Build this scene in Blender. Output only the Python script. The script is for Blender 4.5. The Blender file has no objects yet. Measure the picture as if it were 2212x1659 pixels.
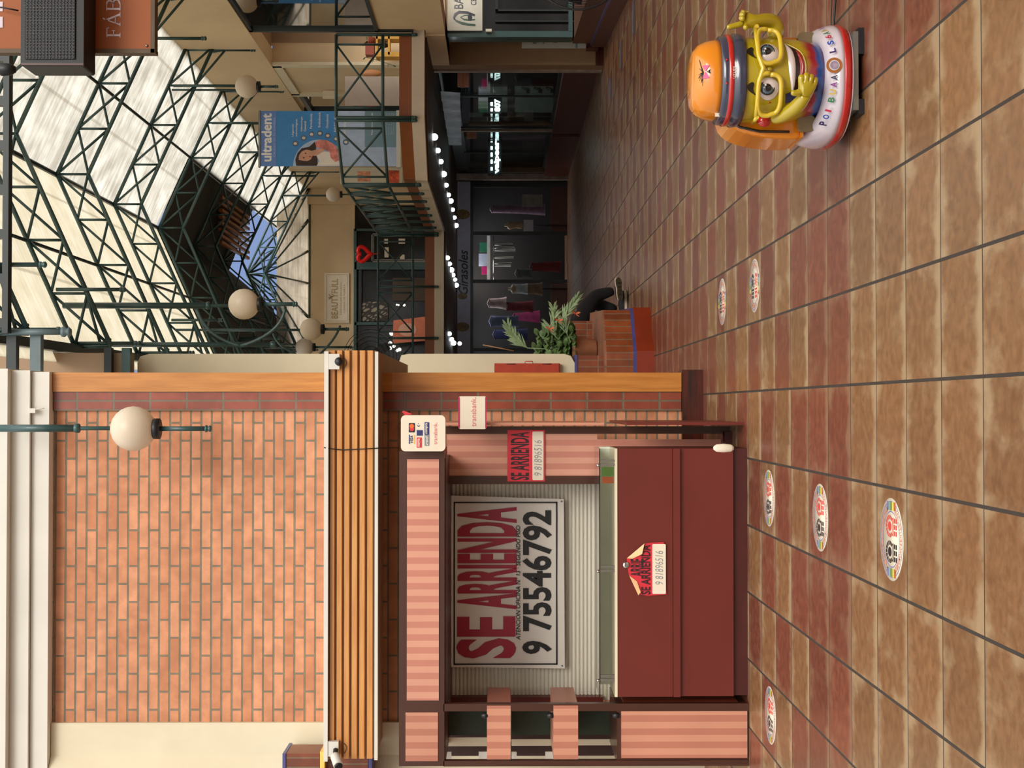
import bpy, bmesh, math, random
from mathutils import Vector, Matrix
random.seed(7)
PI = math.pi
SC = bpy.context.scene
COL = SC.collection

# ------------------------------------------------------------ camera
F = 2950.0                      # focal length in pixels of the 2212 px wide frame
CAM = Vector((0, 0, 1.68))
YAW = math.atan(50.5 / F); PITCH = -math.atan(23 / F)
FWD = Vector((math.sin(YAW) * math.cos(PITCH), math.cos(YAW) * math.cos(PITCH), math.sin(PITCH)))
RGT = Vector((math.cos(YAW), -math.sin(YAW), 0))
UPV = RGT.cross(FWD)
cd = bpy.data.cameras.new('camera'); cam = bpy.data.objects.new('camera', cd); COL.objects.link(cam)
# the photograph lies on its side: picture-right is the ground, picture-up is the place's right
m3 = Matrix((-UPV, RGT, -FWD)).transposed()
cam.matrix_world = Matrix.Translation(CAM) @ m3.to_4x4()
cd.sensor_fit = 'HORIZONTAL'; cd.sensor_width = 36.0; cd.lens = F / 2212 * 36.0
cd.clip_start = 0.05; cd.clip_end = 300
SC.camera = cam
SC.view_settings.view_transform = 'Standard'; SC.view_settings.look = 'None'
SC.view_settings.gamma = 1.0; SC.view_settings.use_curve_mapping = False
SC.view_settings.exposure = EXPO = 0.0

# ------------------------------------------------------------ node helpers
class E:
    """a node socket with arithmetic"""
    def __init__(s, nt, sock): s.nt = nt; s.s = sock
    def m(s, op, *o):
        n = s.nt.nodes.new('ShaderNodeMath'); n.operation = op
        for i, v in enumerate((s,) + o):
            if isinstance(v, E): s.nt.links.new(v.s, n.inputs[i])
            else: n.inputs[i].default_value = v
        return E(s.nt, n.outputs[0])
    def __add__(s, o): return s.m('ADD', o)
    def __sub__(s, o): return s.m('SUBTRACT', o)
    def __mul__(s, o): return s.m('MULTIPLY', o)
    def __truediv__(s, o): return s.m('DIVIDE', o)
    def __lt__(s, o): return s.m('LESS_THAN', o)
    def __gt__(s, o): return s.m('GREATER_THAN', o)
    def floor(s): return s.m('FLOOR')
    def fract(s): return s.m('FRACT')
    def mod(s, v): return s.m('FLOORED_MODULO', v)
    def mx(s, o): return s.m('MAXIMUM', o)
    def mn(s, o): return s.m('MINIMUM', o)
    def step(s, a, b):
        n = s.nt.nodes.new('ShaderNodeMapRange'); n.interpolation_type = 'SMOOTHSTEP'
        s.nt.links.new(s.s, n.inputs[0]); n.inputs[1].default_value = a; n.inputs[2].default_value = b
        return E(s.nt, n.outputs[0])
def xyz(nt, src='pos'):
    if src == 'pos': o = nt.nodes.new('ShaderNodeNewGeometry').outputs['Position']
    else: o = nt.nodes.new('ShaderNodeTexCoord').outputs['Object']
    sp = nt.nodes.new('ShaderNodeSeparateXYZ'); nt.links.new(o, sp.inputs[0])
    return [E(nt, sp.outputs[i]) for i in range(3)]
def comb(nt, a, b, c=0.0):
    n = nt.nodes.new('ShaderNodeCombineXYZ')
    for i, v in enumerate((a, b, c)):
        if isinstance(v, E): nt.links.new(v.s, n.inputs[i])
        else: n.inputs[i].default_value = v
    return n.outputs[0]
def noise(nt, vec, scale=5, detail=3, rough=0.55):
    n = nt.nodes.new('ShaderNodeTexNoise'); nt.links.new(vec, n.inputs['Vector'])
    n.inputs['Scale'].default_value = scale; n.inputs['Detail'].default_value = detail; n.inputs['Roughness'].default_value = rough
    return E(nt, n.outputs[0])
def lin(c): return tuple((v / 12.92 if v <= 0.04045 else ((v + 0.055) / 1.055) ** 2.4) for v in c)
def rgb(r, g, b, k=1.0):
    l = lin((r / 255, g / 255, b / 255)); return (l[0] * k, l[1] * k, l[2] * k, 1)
def mixc(nt, fac, a, b, mode='MIX'):
    n = nt.nodes.new('ShaderNodeMix'); n.data_type = 'RGBA'; n.blend_type = mode
    if isinstance(fac, E): nt.links.new(fac.s, n.inputs[0])
    else: n.inputs[0].default_value = fac
    for k, v in ((6, a), (7, b)):
        if isinstance(v, tuple): n.inputs[k].default_value = v
        else: nt.links.new(v, n.inputs[k])
    return n.outputs[2]
def newmat(name):
    m = bpy.data.materials.new(name); m.use_nodes = True
    return m, m.node_tree, m.node_tree.nodes['Principled BSDF']
def mat(name, c, rough=0.6, metal=0.0, var=0.12, vs=6.0, bump=0.0, coat=0.0, spec=None, src='obj', stretch=(1, 1, 1)):
    """paint, plastic, plaster: a base colour with a little uneven tone"""
    m, nt, b = newmat(name)
    x, y, z = xyz(nt, src)
    v = comb(nt, x * stretch[0], y * stretch[1], z * stretch[2])
    n = noise(nt, v, vs, 4)
    lo = tuple(k * (1 - var) for k in c[:3]) + (1,); hi = tuple(min(1, k * (1 + var)) for k in c[:3]) + (1,)
    nt.links.new(mixc(nt, n.step(0.3, 0.7), lo, hi), b.inputs['Base Color'])
    b.inputs['Roughness'].default_value = rough; b.inputs['Metallic'].default_value = metal
    if coat: b.inputs['Coat Weight'].default_value = coat; b.inputs['Coat Roughness'].default_value = 0.08
    if spec is not None: b.inputs['Specular IOR Level'].default_value = spec
    if bump:
        bn = nt.nodes.new('ShaderNodeBump'); bn.inputs['Strength'].default_value = bump; bn.inputs['Distance'].default_value = 0.01
        nt.links.new(noise(nt, v, vs * 4, 3).s, bn.inputs['Height']); nt.links.new(bn.outputs[0], b.inputs['Normal'])
    return m
def emat(name, c, s):
    m, nt, b = newmat(name)
    b.inputs['Base Color'].default_value = c; b.inputs['Emission Color'].default_value = c; b.inputs['Emission Strength'].default_value = s
    return m
def brickmat(name, ax, bw, rh, ca, cb, mortar, ms=0.008, off=0.5, org=(0, 0), rough=0.8, bump=0.6, tone=0.15):
    m, nt, b = newmat(name)
    p = xyz(nt, 'pos'); d = {'x': p[0], 'y': p[1], 'z': p[2]}
    v = comb(nt, d[ax[0]] - org[0], d[ax[1]] - org[1], 0)
    t = nt.nodes.new('ShaderNodeTexBrick'); nt.links.new(v, t.inputs['Vector'])
    t.offset = off; t.squash = 1.0
    t.inputs['Scale'].default_value = 1; t.inputs['Brick Width'].default_value = bw; t.inputs['Row Height'].default_value = rh
    t.inputs['Mortar Size'].default_value = ms; t.inputs['Mortar Smooth'].default_value = 0.2
    t.inputs['Color1'].default_value = ca; t.inputs['Color2'].default_value = cb; t.inputs['Mortar'].default_value = mortar
    n = noise(nt, comb(nt, p[0], p[1], p[2]), 9, 5)
    c = mixc(nt, n.step(0.3, 0.75), tuple([1 - tone] * 3) + (1,), tuple([1 + tone] * 3) + (1,))
    nt.links.new(mixc(nt, 1.0, t.outputs['Color'], c, 'MULTIPLY'), b.inputs['Base Color'])
    b.inputs['Roughness'].default_value = rough
    bn = nt.nodes.new('ShaderNodeBump'); bn.invert = True; bn.inputs['Strength'].default_value = bump; bn.inputs['Distance'].default_value = 0.012
    nt.links.new(t.outputs['Fac'], bn.inputs['Height']); nt.links.new(bn.outputs[0], b.inputs['Normal'])
    return m
def woodmat(name, c1, c2, ax='z', rough=0.45, sc=3.0, coat=0.15):
    m, nt, b = newmat(name)
    p = xyz(nt, 'pos'); st = {'x': (0.6, 9, 9), 'y': (9, 0.6, 9), 'z': (9, 9, 0.6)}[ax]
    v = comb(nt, p[0] * st[0], p[1] * st[1], p[2] * st[2])
    n = noise(nt, v, sc, 5, 0.6)
    nt.links.new(mixc(nt, n.step(0.3, 0.7), c1, c2), b.inputs['Base Color'])
    b.inputs['Roughness'].default_value = rough; b.inputs['Coat Weight'].default_value = coat
    return m

# ------------------------------------------------------------ world: bright overcast sky, a blue gap low in the north
w = bpy.data.worlds.new('sky'); SC.world = w; w.use_nodes = True
nt = w.node_tree; bg = nt.nodes['Background']
tc = nt.nodes.new('ShaderNodeTexCoord'); sp = nt.nodes.new('ShaderNodeSeparateXYZ'); nt.links.new(tc.outputs['Generated'], sp.inputs[0])
dx, dy, dz = [E(nt, sp.outputs[i]) for i in range(3)]
sun = (dx * 0.35 + dz * 0.62 - dy * 0.70).mx(0.0)
bright = sun * sun * 1.7 + dz * dz * 0.55 + 0.60
north = (dy * 0.975 + dz * 0.16 + dx * 0.11).step(0.955, 0.985)
gnd = dz.step(-0.02, 0.02)
c = mixc(nt, north, (1.0, 0.975, 0.93, 1), (0.40, 0.56, 1.0, 1))
c = mixc(nt, gnd, (0.16, 0.13, 0.11, 1), c)
nt.links.new(c, bg.inputs[0])
nt.links.new((bright * gnd + 0.0 + (gnd * -1.0 + 1.0) * 0.5).s, bg.inputs[1])
# the sun behind the cloud: broad, soft, high and from the right
sl = bpy.data.lights.new('sun', 'SUN'); sl.energy = 1.7; sl.angle = math.radians(25); sl.color = (1, 0.95, 0.86)
so = bpy.data.objects.new('sun', sl); COL.objects.link(so)
so.rotation_euler = Vector((-0.30, 0.85, -0.64)).to_track_quat('-Z', 'Y').to_euler()

# ------------------------------------------------------------ pixel of the photograph -> point of the place
def ray(x, y): return FWD + RGT * ((829.5 - y) / F) - UPV * ((x - 1106) / F)
def P(x, y, Y): d = ray(x, y); return CAM + d * (Y / d.y)
def G(x, y, z=0.0): d = ray(x, y); return CAM + d * ((z - CAM.z) / d.z)
def R(x0, x1, y0, y1, Y):
    a = P(x0, (y0 + y1) / 2, Y); b = P(x1, (y0 + y1) / 2, Y); c = P((x0 + x1) / 2, y1, Y); d = P((x0 + x1) / 2, y0, Y)
    return c.x, d.x, b.z, a.z          # X0, X1, Z0, Z1

# ------------------------------------------------------------ mesh helpers
class MB:
    def __init__(s): s.v = []; s.f = []; s.sm = []
    def add(s, vs, fs, smooth=False):
        o = len(s.v); s.v += [Vector(v) for v in vs]
        for f in fs: s.f.append([i + o for i in f]); s.sm.append(smooth)
        return s
    def box(s, x0, x1, y0, y1, z0, z1):
        v = [(x, y, z) for z in (z0, z1) for y in (y0, y1) for x in (x0, x1)]
        return s.add(v, [(0, 2, 3, 1), (4, 5, 7, 6), (0, 1, 5, 4), (2, 6, 7, 3), (0, 4, 6, 2), (1, 3, 7, 5)])
    def bp(s, x0, x1, y0, y1, Y, d=0.05):       # box from photograph pixels, front at Y, depth d
        X0, X1, Z0, Z1 = R(x0, x1, y0, y1, Y); return s.box(X0, X1, Y, Y + d, Z0, Z1)
    def obox(s, c, ax, ay, az):                 # oriented box, half axes
        c = Vector(c); v = [c + Vector(ax) * i + Vector(ay) * j + Vector(az) * k for k in (-1, 1) for j in (-1, 1) for i in (-1, 1)]
        return s.add(v, [(0, 2, 3, 1), (4, 5, 7, 6), (0, 1, 5, 4), (2, 6, 7, 3), (0, 4, 6, 2), (1, 3, 7, 5)])
    def prism(s, pts, h0, h1, ax='z'):          # pts: 2D outline, extruded along ax
        n = len(pts)
        def q(p, h): return {'z': (p[0], p[1], h), 'y': (p[0], h, p[1]), 'x': (h, p[0], p[1])}[ax]
        v = [q(p, h0) for p in pts] + [q(p, h1) for p in pts]
        return s.add(v, [tuple(range(n))[::-1], tuple(range(n, 2 * n))] + [(i, (i + 1) % n, n + (i + 1) % n, n + i) for i in range(n)])
    def tube(s, pts, r, n=8, r1=None, cap=True):
        pts = [Vector(p) for p in pts]; m = len(pts); vs = []; 
        t0 = (pts[1] - pts[0]).normalized(); a = Vector((0, 0, 1)) if abs(t0.z) < 0.9 else Vector((1, 0, 0))
        u = t0.cross(a).normalized()
        for k, p in enumerate(pts):
            t = ((pts[min(k + 1, m - 1)] - pts[max(k - 1, 0)])).normalized()
            u = (u - t * u.dot(t)).normalized(); w_ = t.cross(u)
            rr = r[k] if isinstance(r, (list, tuple)) else (r if r1 is None else r + (r1 - r) * k / (m - 1))
            for i in range(n):
                an = 2 * PI * i / n; vs.append(p + (u * math.cos(an) + w_ * math.sin(an)) * rr)
        fs = [(k * n + i, k * n + (i + 1) % n, (k + 1) * n + (i + 1) % n, (k + 1) * n + i) for k in range(m - 1) for i in range(n)]
        s.add(vs, fs, True)
        if cap:
            o = len(s.v) - len(vs)
            s.f.append([o + i for i in range(n)][::-1]); s.sm.append(False)
            s.f.append([o + (m - 1) * n + i for i in range(n)]); s.sm.append(False)
        return s
    def lathe(s, prof, c=(0, 0, 0), n=24, sx=1, sy=1, axis='z', ex=2.0):
        c = Vector(c); vs = []
        for r, h in prof:
            for i in range(n):
                a = 2 * PI * i / n; ca, sa = math.cos(a), math.sin(a)
                if ex != 2.0:
                    ca = math.copysign(abs(ca) ** (2 / ex), ca); sa = math.copysign(abs(sa) ** (2 / ex), sa)
                x, y = r * ca * sx, r * sa * sy
                vs.append(c + Vector({'z': (x, y, h), 'y': (x, h, -y), 'x': (h, x, y)}[axis]))
        m = len(prof)
        fs = [(k * n + i, k * n + (i + 1) % n, (k + 1) * n + (i + 1) % n, (k + 1) * n + i) for k in range(m - 1) for i in range(n)]
        fs += [tuple(range(n))[::-1], tuple((m - 1) * n + i for i in range(n))]
        s.add(vs, fs, True); return s
    def ball(s, c, r, n=20, sx=1, sy=1, sz=1):
        prof = [(max(1e-4, r * math.sin(PI * k / 12)), -r * math.cos(PI * k / 12) * sz) for k in range(13)]
        return s.lathe(prof, c, n, sx, sy)
    def grid(s, fn, nu, nv, smooth=True):
        vs = [fn(i / nu, j / nv) for j in range(nv + 1) for i in range(nu + 1)]
        return s.add(vs, [(j * (nu + 1) + i, j * (nu + 1) + i + 1, (j + 1) * (nu + 1) + i + 1, (j + 1) * (nu + 1) + i) for j in range(nv) for i in range(nu)], smooth)
    def mesh(s, name, off=Vector((0, 0, 0))):
        me = bpy.data.meshes.new(name); me.from_pydata([tuple(v - off) for v in s.v], [], s.f)
        me.polygons.foreach_set('use_smooth', s.sm); me.update(); return me
    def build(s, name, m, parent=None, label=None, wpos=False):
        off = parent_loc(parent) if (parent is not None and not wpos) else Vector((0, 0, 0))
        o = bpy.data.objects.new(name, s.mesh(name, off)); COL.objects.link(o)
        o.data.materials.append(m)
        if parent is not None: o.parent = parent
        if label: o['label'] = label
        return o
LOCS = {}
def parent_loc(p):
    v = Vector((0, 0, 0))
    while p is not None: v += p.location; p = p.parent
    return v
def thing(name, label, cat, loc, group=None):
    o = bpy.data.objects.new(name, None); COL.objects.link(o); o.location = Vector(loc); o.empty_display_size = 0.1
    o['label'] = label; o['category'] = cat
    if group: o['group'] = group
    return o
def single(name, mb, m, label, cat, group=None):
    xs = [v.x for v in mb.v]; ys = [v.y for v in mb.v]; zs = [v.z for v in mb.v]
    c = Vector(((min(xs) + max(xs)) / 2, (min(ys) + max(ys)) / 2, min(zs)))
    o = bpy.data.objects.new(name, mb.mesh(name, c)); COL.objects.link(o); o.location = c
    o.data.materials.append(m); o['label'] = label; o['category'] = cat
    if group: o['group'] = group
    return o
def struct(name, mb, m, label=None):
    o = bpy.data.objects.new(name, mb.mesh(name)); COL.objects.link(o); o.data.materials.append(m); o['kind'] = 'structure'
    if label: o['label'] = label
    return o
def textmesh(s, off=0.0, shear=0.0, ext=0.0):
    cu = bpy.data.curves.new('t', 'FONT'); cu.body = s; cu.offset = off; cu.shear = shear; cu.resolution_u = 3; cu.extrude = ext
    o = bpy.data.objects.new('t', cu); COL.objects.link(o)
    bpy.context.view_layer.update(); dg = bpy.context.evaluated_depsgraph_get()
    me = bpy.data.meshes.new_from_object(o.evaluated_get(dg)); vs = [v.co.copy() for v in me.vertices]; fs = [tuple(p.vertices) for p in me.polygons]
    bpy.data.objects.remove(o); bpy.data.curves.remove(cu); bpy.data.meshes.remove(me)
    return vs, fs
def text(mb, s, org, right, up, w_, h, off=0.0, shear=0.0, lift=0.003, fitw=True):
    """lettering s laid into the parallelogram org, org+right*w, org+up*h"""
    vs, fs = textmesh(s, off, shear)
    if not vs: return mb
    x0 = min(v.x for v in vs); x1 = max(v.x for v in vs); y0 = min(v.y for v in vs); y1 = max(v.y for v in vs)
    right = Vector(right).normalized(); up = Vector(up).normalized(); nrm = right.cross(up)
    sy = h / (y1 - y0); sx = w_ / (x1 - x0) if fitw else sy
    return mb.add([Vector(org) + right * (v.x - x0) * sx + up * (v.y - y0) * sy + nrm * lift for v in vs], fs)
def tp(mb, s, x0, x1, y0, y1, Y, off=0.0, shear=0.0, lift=0.003):   # lettering in photograph pixels on a plane facing the camera
    X0, X1, Z0, Z1 = R(x0, x1, y0, y1, Y)
    return text(mb, s, (X0, Y, Z0), (1, 0, 0), (0, 0, 1), X1 - X0, Z1 - Z0, off, shear, lift)
def rrect(x0, x1, y0, y1, r, n=5):
    pts = []
    for cx, cy, a0 in ((x1 - r, y1 - r, 0), (x0 + r, y1 - r, 90), (x0 + r, y0 + r, 180), (x1 - r, y0 + r, 270)):
        for k in range(n + 1):
            a = math.radians(a0 + 90 * k / n); pts.append((cx + r * math.cos(a), cy + r * math.sin(a)))
    return pts
def bez(p0, p1, p2, n=8):
    p0, p1, p2 = Vector(p0), Vector(p1), Vector(p2)
    return [p0 * (1 - t) ** 2 + p1 * 2 * t * (1 - t) + p2 * t * t for t in [k / n for k in range(n + 1)]]
# ------------------------------------------------------------ materials
CREAM = rgb(196, 184, 156)
M = {}
M['cream'] = mat('cream_plaster', rgb(214, 203, 176), 0.75, var=0.05, vs=1.5, src='pos')
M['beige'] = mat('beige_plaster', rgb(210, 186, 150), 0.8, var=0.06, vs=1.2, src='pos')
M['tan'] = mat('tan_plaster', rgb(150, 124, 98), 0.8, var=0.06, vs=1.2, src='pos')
M['white'] = mat('white_painted_metal', rgb(212, 208, 198), 0.5, var=0.04, vs=2, src='pos')
M['slabwhite'] = mat('slab_edge_paint', rgb(214, 200, 180), 0.7, var=0.05, vs=2, src='pos')
M['green'] = mat('dark_green_enamel', rgb(46, 76, 76), 0.38, var=0.12, vs=5, coat=0.2)
M['greenblack'] = mat('black_green_enamel', rgb(24, 34, 34), 0.4, var=0.15)
M['grey'] = mat('grey_green_steel', rgb(84, 100, 104), 0.45, var=0.08)
M['black'] = mat('black_plastic', rgb(20, 20, 24), 0.45, var=0.2)
M['wood'] = woodmat('varnished_pine', rgb(192, 126, 60), rgb(210, 150, 82), 'x', 0.45)
M['woodv'] = woodmat('varnished_pine_upright', rgb(172, 106, 34), rgb(194, 128, 54), 'z', 0.4)
M['wooddark'] = woodmat('reddish_brown_timber', rgb(110, 58, 26), rgb(160, 88, 40), 'x', 0.4)
M['skirt'] = woodmat('dark_stained_plinth', rgb(30, 14, 10), rgb(80, 28, 14), 'x', 0.3)
M['brown'] = mat('chocolate_brown_enamel', rgb(66, 33, 21), 0.35, var=0.08, vs=3, coat=0.2)
M['red'] = mat('oxblood_enamel', rgb(100, 30, 20), 0.42, var=0.06, vs=2, coat=0.1)
M['reddark'] = mat('dark_oxblood_enamel', rgb(70, 20, 16), 0.42, var=0.08)
M['cable'] = mat('black_cable', rgb(28, 24, 22), 0.5)
M['alu'] = mat('brushed_aluminium', rgb(140, 140, 134), 0.35, 0.9)
M['chrome'] = mat('chrome', rgb(190, 190, 190), 0.15, 1.0, var=0.02)
M['paper'] = mat('white_card', rgb(226, 214, 194), 0.6, var=0.03)
M['paperw'] = mat('white_vinyl', rgb(238, 230, 220), 0.4, var=0.04, vs=3)
M['signred'] = mat('signal_red_card', rgb(206, 40, 56), 0.5, var=0.05)
M['inkdark'] = mat('dark_maroon_ink', rgb(44, 12, 22), 0.5, var=0.05)
M['crimson'] = mat('crimson_ink', rgb(176, 22, 60), 0.4, var=0.1, vs=3)
M['ink'] = mat('black_ink', rgb(16, 17, 22), 0.45, var=0.1)
M['pencil'] = mat('grey_pencil', rgb(130, 134, 140), 0.6)
M['magenta'] = mat('magenta_edge', rgb(176, 30, 90), 0.4)
M['pinkink'] = mat('pink_ink', rgb(214, 120, 120), 0.5)
M['orange'] = mat('orange_card', rgb(238, 98, 40), 0.5)
M['grass'] = mat('bright_green_card', rgb(90, 160, 60), 0.5)
M['navy'] = mat('navy_ink', rgb(34, 44, 100), 0.5)
M['blue'] = mat('cobalt_glazed_tile', rgb(70, 70, 130), 0.3)
M['yellow'] = mat('yellow_tile', rgb(232, 190, 90), 0.35)
M['whiteprint'] = mat('bright_white_print', rgb(244, 242, 240), 0.45, var=0.02)
M['globe'] = None
def globe_mat():
    m, nt, b = newmat('opal_acrylic_globe')
    x, y, z = xyz(nt, 'obj'); n = noise(nt, comb(nt, x, y, z), 4, 3)
    nt.links.new(mixc(nt, n.step(0.3, 0.7), rgb(236, 222, 200), rgb(242, 230, 212)), b.inputs['Base Color'])
    b.inputs['Roughness'].default_value = 0.35; b.inputs['Subsurface Weight'].default_value = 0.0
    tr = nt.nodes.new('ShaderNodeBsdfTranslucent'); tr.inputs[0].default_value = rgb(226, 210, 188)
    mx = nt.nodes.new('ShaderNodeMixShader'); mx.inputs[0].default_value = 0.35
    nt.links.new(b.outputs[0], mx.inputs[1]); nt.links.new(tr.outputs[0], mx.inputs[2])
    nt.links.new(mx.outputs[0], nt.nodes['Material Output'].inputs[0]); return m
M['globe'] = globe_mat()
def glass_mat(name, tint, alpha=0.75, rough=0.03, fk=1.6):
    m, nt, b = newmat(name)
    b.inputs['Base Color'].default_value = tint; b.inputs['Roughness'].default_value = rough
    t = nt.nodes.new('ShaderNodeBsdfTransparent'); t.inputs[0].default_value = tint
    g = nt.nodes.new('ShaderNodeBsdfGlossy'); g.inputs['Roughness'].default_value = rough
    fr = nt.nodes.new('ShaderNodeFresnel'); fr.inputs[0].default_value = 1.5
    mx = nt.nodes.new('ShaderNodeMixShader'); a = E(nt, fr.outputs[0]) * fk + (1 - alpha) * 0.3
    nt.links.new(a.s, mx.inputs[0]); nt.links.new(t.outputs[0], mx.inputs[1]); nt.links.new(g.outputs[0], mx.inputs[2])
    nt.links.new(mx.outputs[0], nt.nodes['Material Output'].inputs[0]); return m
M['glass'] = glass_mat('clear_glass', (0.93, 0.97, 0.95, 1))
M['darkglass'] = mat('dark_shop_glass', (0.012, 0.012, 0.013, 1), 0.12, var=0.2, spec=0.35)
M['mirror'] = glass_mat('reflective_window_glass', (0.5, 0.52, 0.5, 1), 0.2)
def stripes(name, ca, cb, period, ax='x', org=0.0):
    m, nt, b = newmat(name)
    p = dict(zip('xyz', xyz(nt, 'pos')))
    s = ((p[ax] - org) / period).fract().m('SUBTRACT', 0.5).m('ABSOLUTE').step(0.235, 0.265)
    n = noise(nt, comb(nt, *p.values()), 2, 3)
    c = mixc(nt, s, ca, cb)
    nt.links.new(mixc(nt, 1.0, c, mixc(nt, n.step(.3, .7), (0.94,) * 3 + (1,), (1.04,) * 3 + (1,)), 'MULTIPLY'), b.inputs['Base Color'])
    b.inputs['Roughness'].default_value = 0.35; return m
M['stripe'] = stripes('pink_striped_laminate', rgb(206, 148, 126), rgb(188, 124, 106), 0.0865)
M['stripeleft'] = stripes('pink_striped_laminate_narrow', rgb(196, 138, 114), rgb(176, 114, 94), 0.089, org=0.03)
M['brick'] = brickmat('buff_brickwork', 'xz', 0.298, 0.0865, rgb(206, 144, 108), rgb(186, 122, 86), rgb(124, 112, 94), 0.009, 0.5, (0.02, 0.03))
M['glazed'] = brickmat('glazed_red_brick_stack', 'zx', 0.303, 0.0775, rgb(146, 70, 50), rgb(128, 60, 44), rgb(110, 96, 78), 0.009, 0.0, (0.06, 0.133), rough=0.3, bump=0.3)
M['planterbrick'] = brickmat('upright_glazed_brick', 'zx', 0.6, 0.0755, rgb(142, 72, 40), rgb(110, 54, 30), rgb(120, 98, 76), 0.006, 0.0, rough=0.35, bump=0.3)
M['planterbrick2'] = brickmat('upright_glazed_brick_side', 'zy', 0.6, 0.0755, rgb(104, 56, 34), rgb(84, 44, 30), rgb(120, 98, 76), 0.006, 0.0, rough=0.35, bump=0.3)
M['seat'] = brickmat('worn_clay_seat', 'xy', 0.3, 0.3, rgb(150, 96, 72), rgb(130, 82, 60), rgb(110, 90, 74), 0.008, 0.5, rough=0.5)
M['basered'] = mat('polished_red_oxide_base', rgb(128, 44, 20), 0.35, var=0.12, vs=3)

# ------------------------------------------------------------ floor
def floor_mat():
    m, nt, b = newmat('glazed_terracotta_tiles')
    x, y, z = xyz(nt, 'pos')
    u = (x - 0.108) / 0.455; v = (y - 6.556) / 0.452
    i, j, fx, fy = u.floor(), v.floor(), u.fract(), v.fract()
    wn = nt.nodes.new('ShaderNodeTexWhiteNoise'); wn.noise_dimensions = '2D'; nt.links.new(comb(nt, i + 0.37, j + 0.61), wn.inputs['Vector'])
    rnd = E(nt, wn.outputs['Value'])
    checker = (i + j + 40.0).mod(2.0)
    near = y < 6.556; border = (y < 7.46); left = x < 1.473; leftb = x < 2.383
    red = checker * (border * -1.0 + 1.0) + border * leftb
    red = red * (near * left * -1.0 + 1.0)
    red = red.mx((x < 1.018) * (y > 11.07))
    red = (red + (checker * (border * -1.0 + 1.0)) * 0.0).mn(1.0)
    n1 = noise(nt, comb(nt, x * 4.0 + rnd * 17.0, y * 2.2 + rnd * 9.0), 1.5, 5, 0.62)
    n2 = noise(nt, comb(nt, x * 3.0, y * 3.0), 6.0, 5, 0.7)
    n3 = noise(nt, comb(nt, x + rnd * 31.0, y), 2.2, 3, 0.6)
    tan = mixc(nt, n2.step(0.3, 0.7), rgb(112, 78, 48), rgb(136, 98, 64))
    rd = mixc(nt, n2.step(0.3, 0.7), rgb(98, 52, 36), rgb(124, 68, 48))
    base = mixc(nt, red, tan, rd)
    tone = mixc(nt, rnd, (0.84, 0.84, 0.84, 1), (1.1, 1.08, 1.06, 1))
    base = mixc(nt, 1.0, base, tone, 'MULTIPLY')
    # pale smears towards the edges of each glazed tile
    edge = (fy - 0.5).m('ABSOLUTE').step(0.22, 0.5) * (fy * -0.6 + 1.1) + (fx - 0.5).m('ABSOLUTE').step(0.30, 0.5) * 0.3
    smear = (n1 * 0.95 + n3 * 0.35 + edge * 0.30).step(0.68, 1.0) * (red * -0.6 + 1.0) * 0.85
    base = mixc(nt, smear, base, rgb(164, 140, 108))
    gx = (fx - 0.5).m('ABSOLUTE') > (0.5 - 0.0155); gy = (fy - 0.5).m('ABSOLUTE') > (0.5 - 0.0095)
    gr = gx.mx(gy)
    nt.links.new(mixc(nt, gr, base, rgb(50, 42, 36)), b.inputs['Base Color'])
    nt.links.new((n2 * 0.25 + 0.22 + gr * 0.35).s, b.inputs['Roughness'])
    bn = nt.nodes.new('ShaderNodeBump'); bn.inputs['Strength'].default_value = 0.35; bn.inputs['Distance'].default_value = 0.006
    nt.links.new((n3 * 0.6 + n2 * 0.3 - gr * 0.6).s, bn.inputs['Height']); nt.links.new(bn.outputs[0], b.inputs['Normal'])
    return m
struct('floor', MB().box(-9, 13, -7, 36, -0.2, 0), floor_mat())

# ------------------------------------------------------------ left building: brick facade
YW = 11.4
_, XE, _, _ = R(100, 1480, 805, 1620, YW)
Z = lambda x, Y: P(x, 829, Y).z
X = lambda y, Y: P(1106, y, Y).x
zt = Z(116, YW)
struct('wall_left', MB().box(-7, X(887, YW), YW + 0.02, 15.0, 0, zt), M['brick'])
struct('wall_left_side', MB().box(X(887, YW), X(810, YW), YW + 0.06, 15.0, 0, zt), M['cream'])
X0, X1, Z0, Z1 = R(116, 1471, 846, 887, YW)
struct('trim_1', MB().box(X0, X1, YW - 0.012, YW + 0.06, Z(1471, YW), zt), M['glazed'], 'stack of glazed red bricks up the corner of the facade')
struct('trim_2', MB().box(X(846, YW), X(805, YW), YW - 0.03, YW + 0.08, Z(1471, YW), zt), M['woodv'], 'varnished pine corner board')
struct('baseboard_left', MB().box(-7, X(799, YW), YW - 0.05, YW + 0.2, 0, Z(1472, YW)), M['skirt'], 'dark stained wooden plinth under the corner board')
mb = MB().prism([(X(1559, YW), YW + 0.02), (X(1559, YW), YW - 0.02), (-2.88, YW - 0.02), (-2.98, YW - 0.09), (-7, YW - 0.09), (-7, YW + 0.02)], 0, zt)
struct('wall_left_pilaster', mb, M['cream'], 'cream plaster pilaster beside the brickwork')
# white stepped beams over the bricks
for k, (a, b_, d) in enumerate(((78, 115, 0.10), (37, 77, 0.14), (-30, 37, 0.22))):
    struct('trim_%d' % (k + 3), MB().box(-7, X(804 - 3 * k, YW), YW - d, 15.0, Z(b_, YW), Z(a, YW)), M['white'], ('lowest', 'middle', 'top')[k] + ' step of the white painted cornice above the brickwork')
mb = MB().bp(62, 76, 882, 892, YW - 0.16, 0.03); mb.tube([P(74, 884, YW - 0.17), P(96, 882, YW - 0.17)], 0.003)
single('junction_box', mb, M['white'], 'small white junction box on the white cornice', 'junction box')

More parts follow.
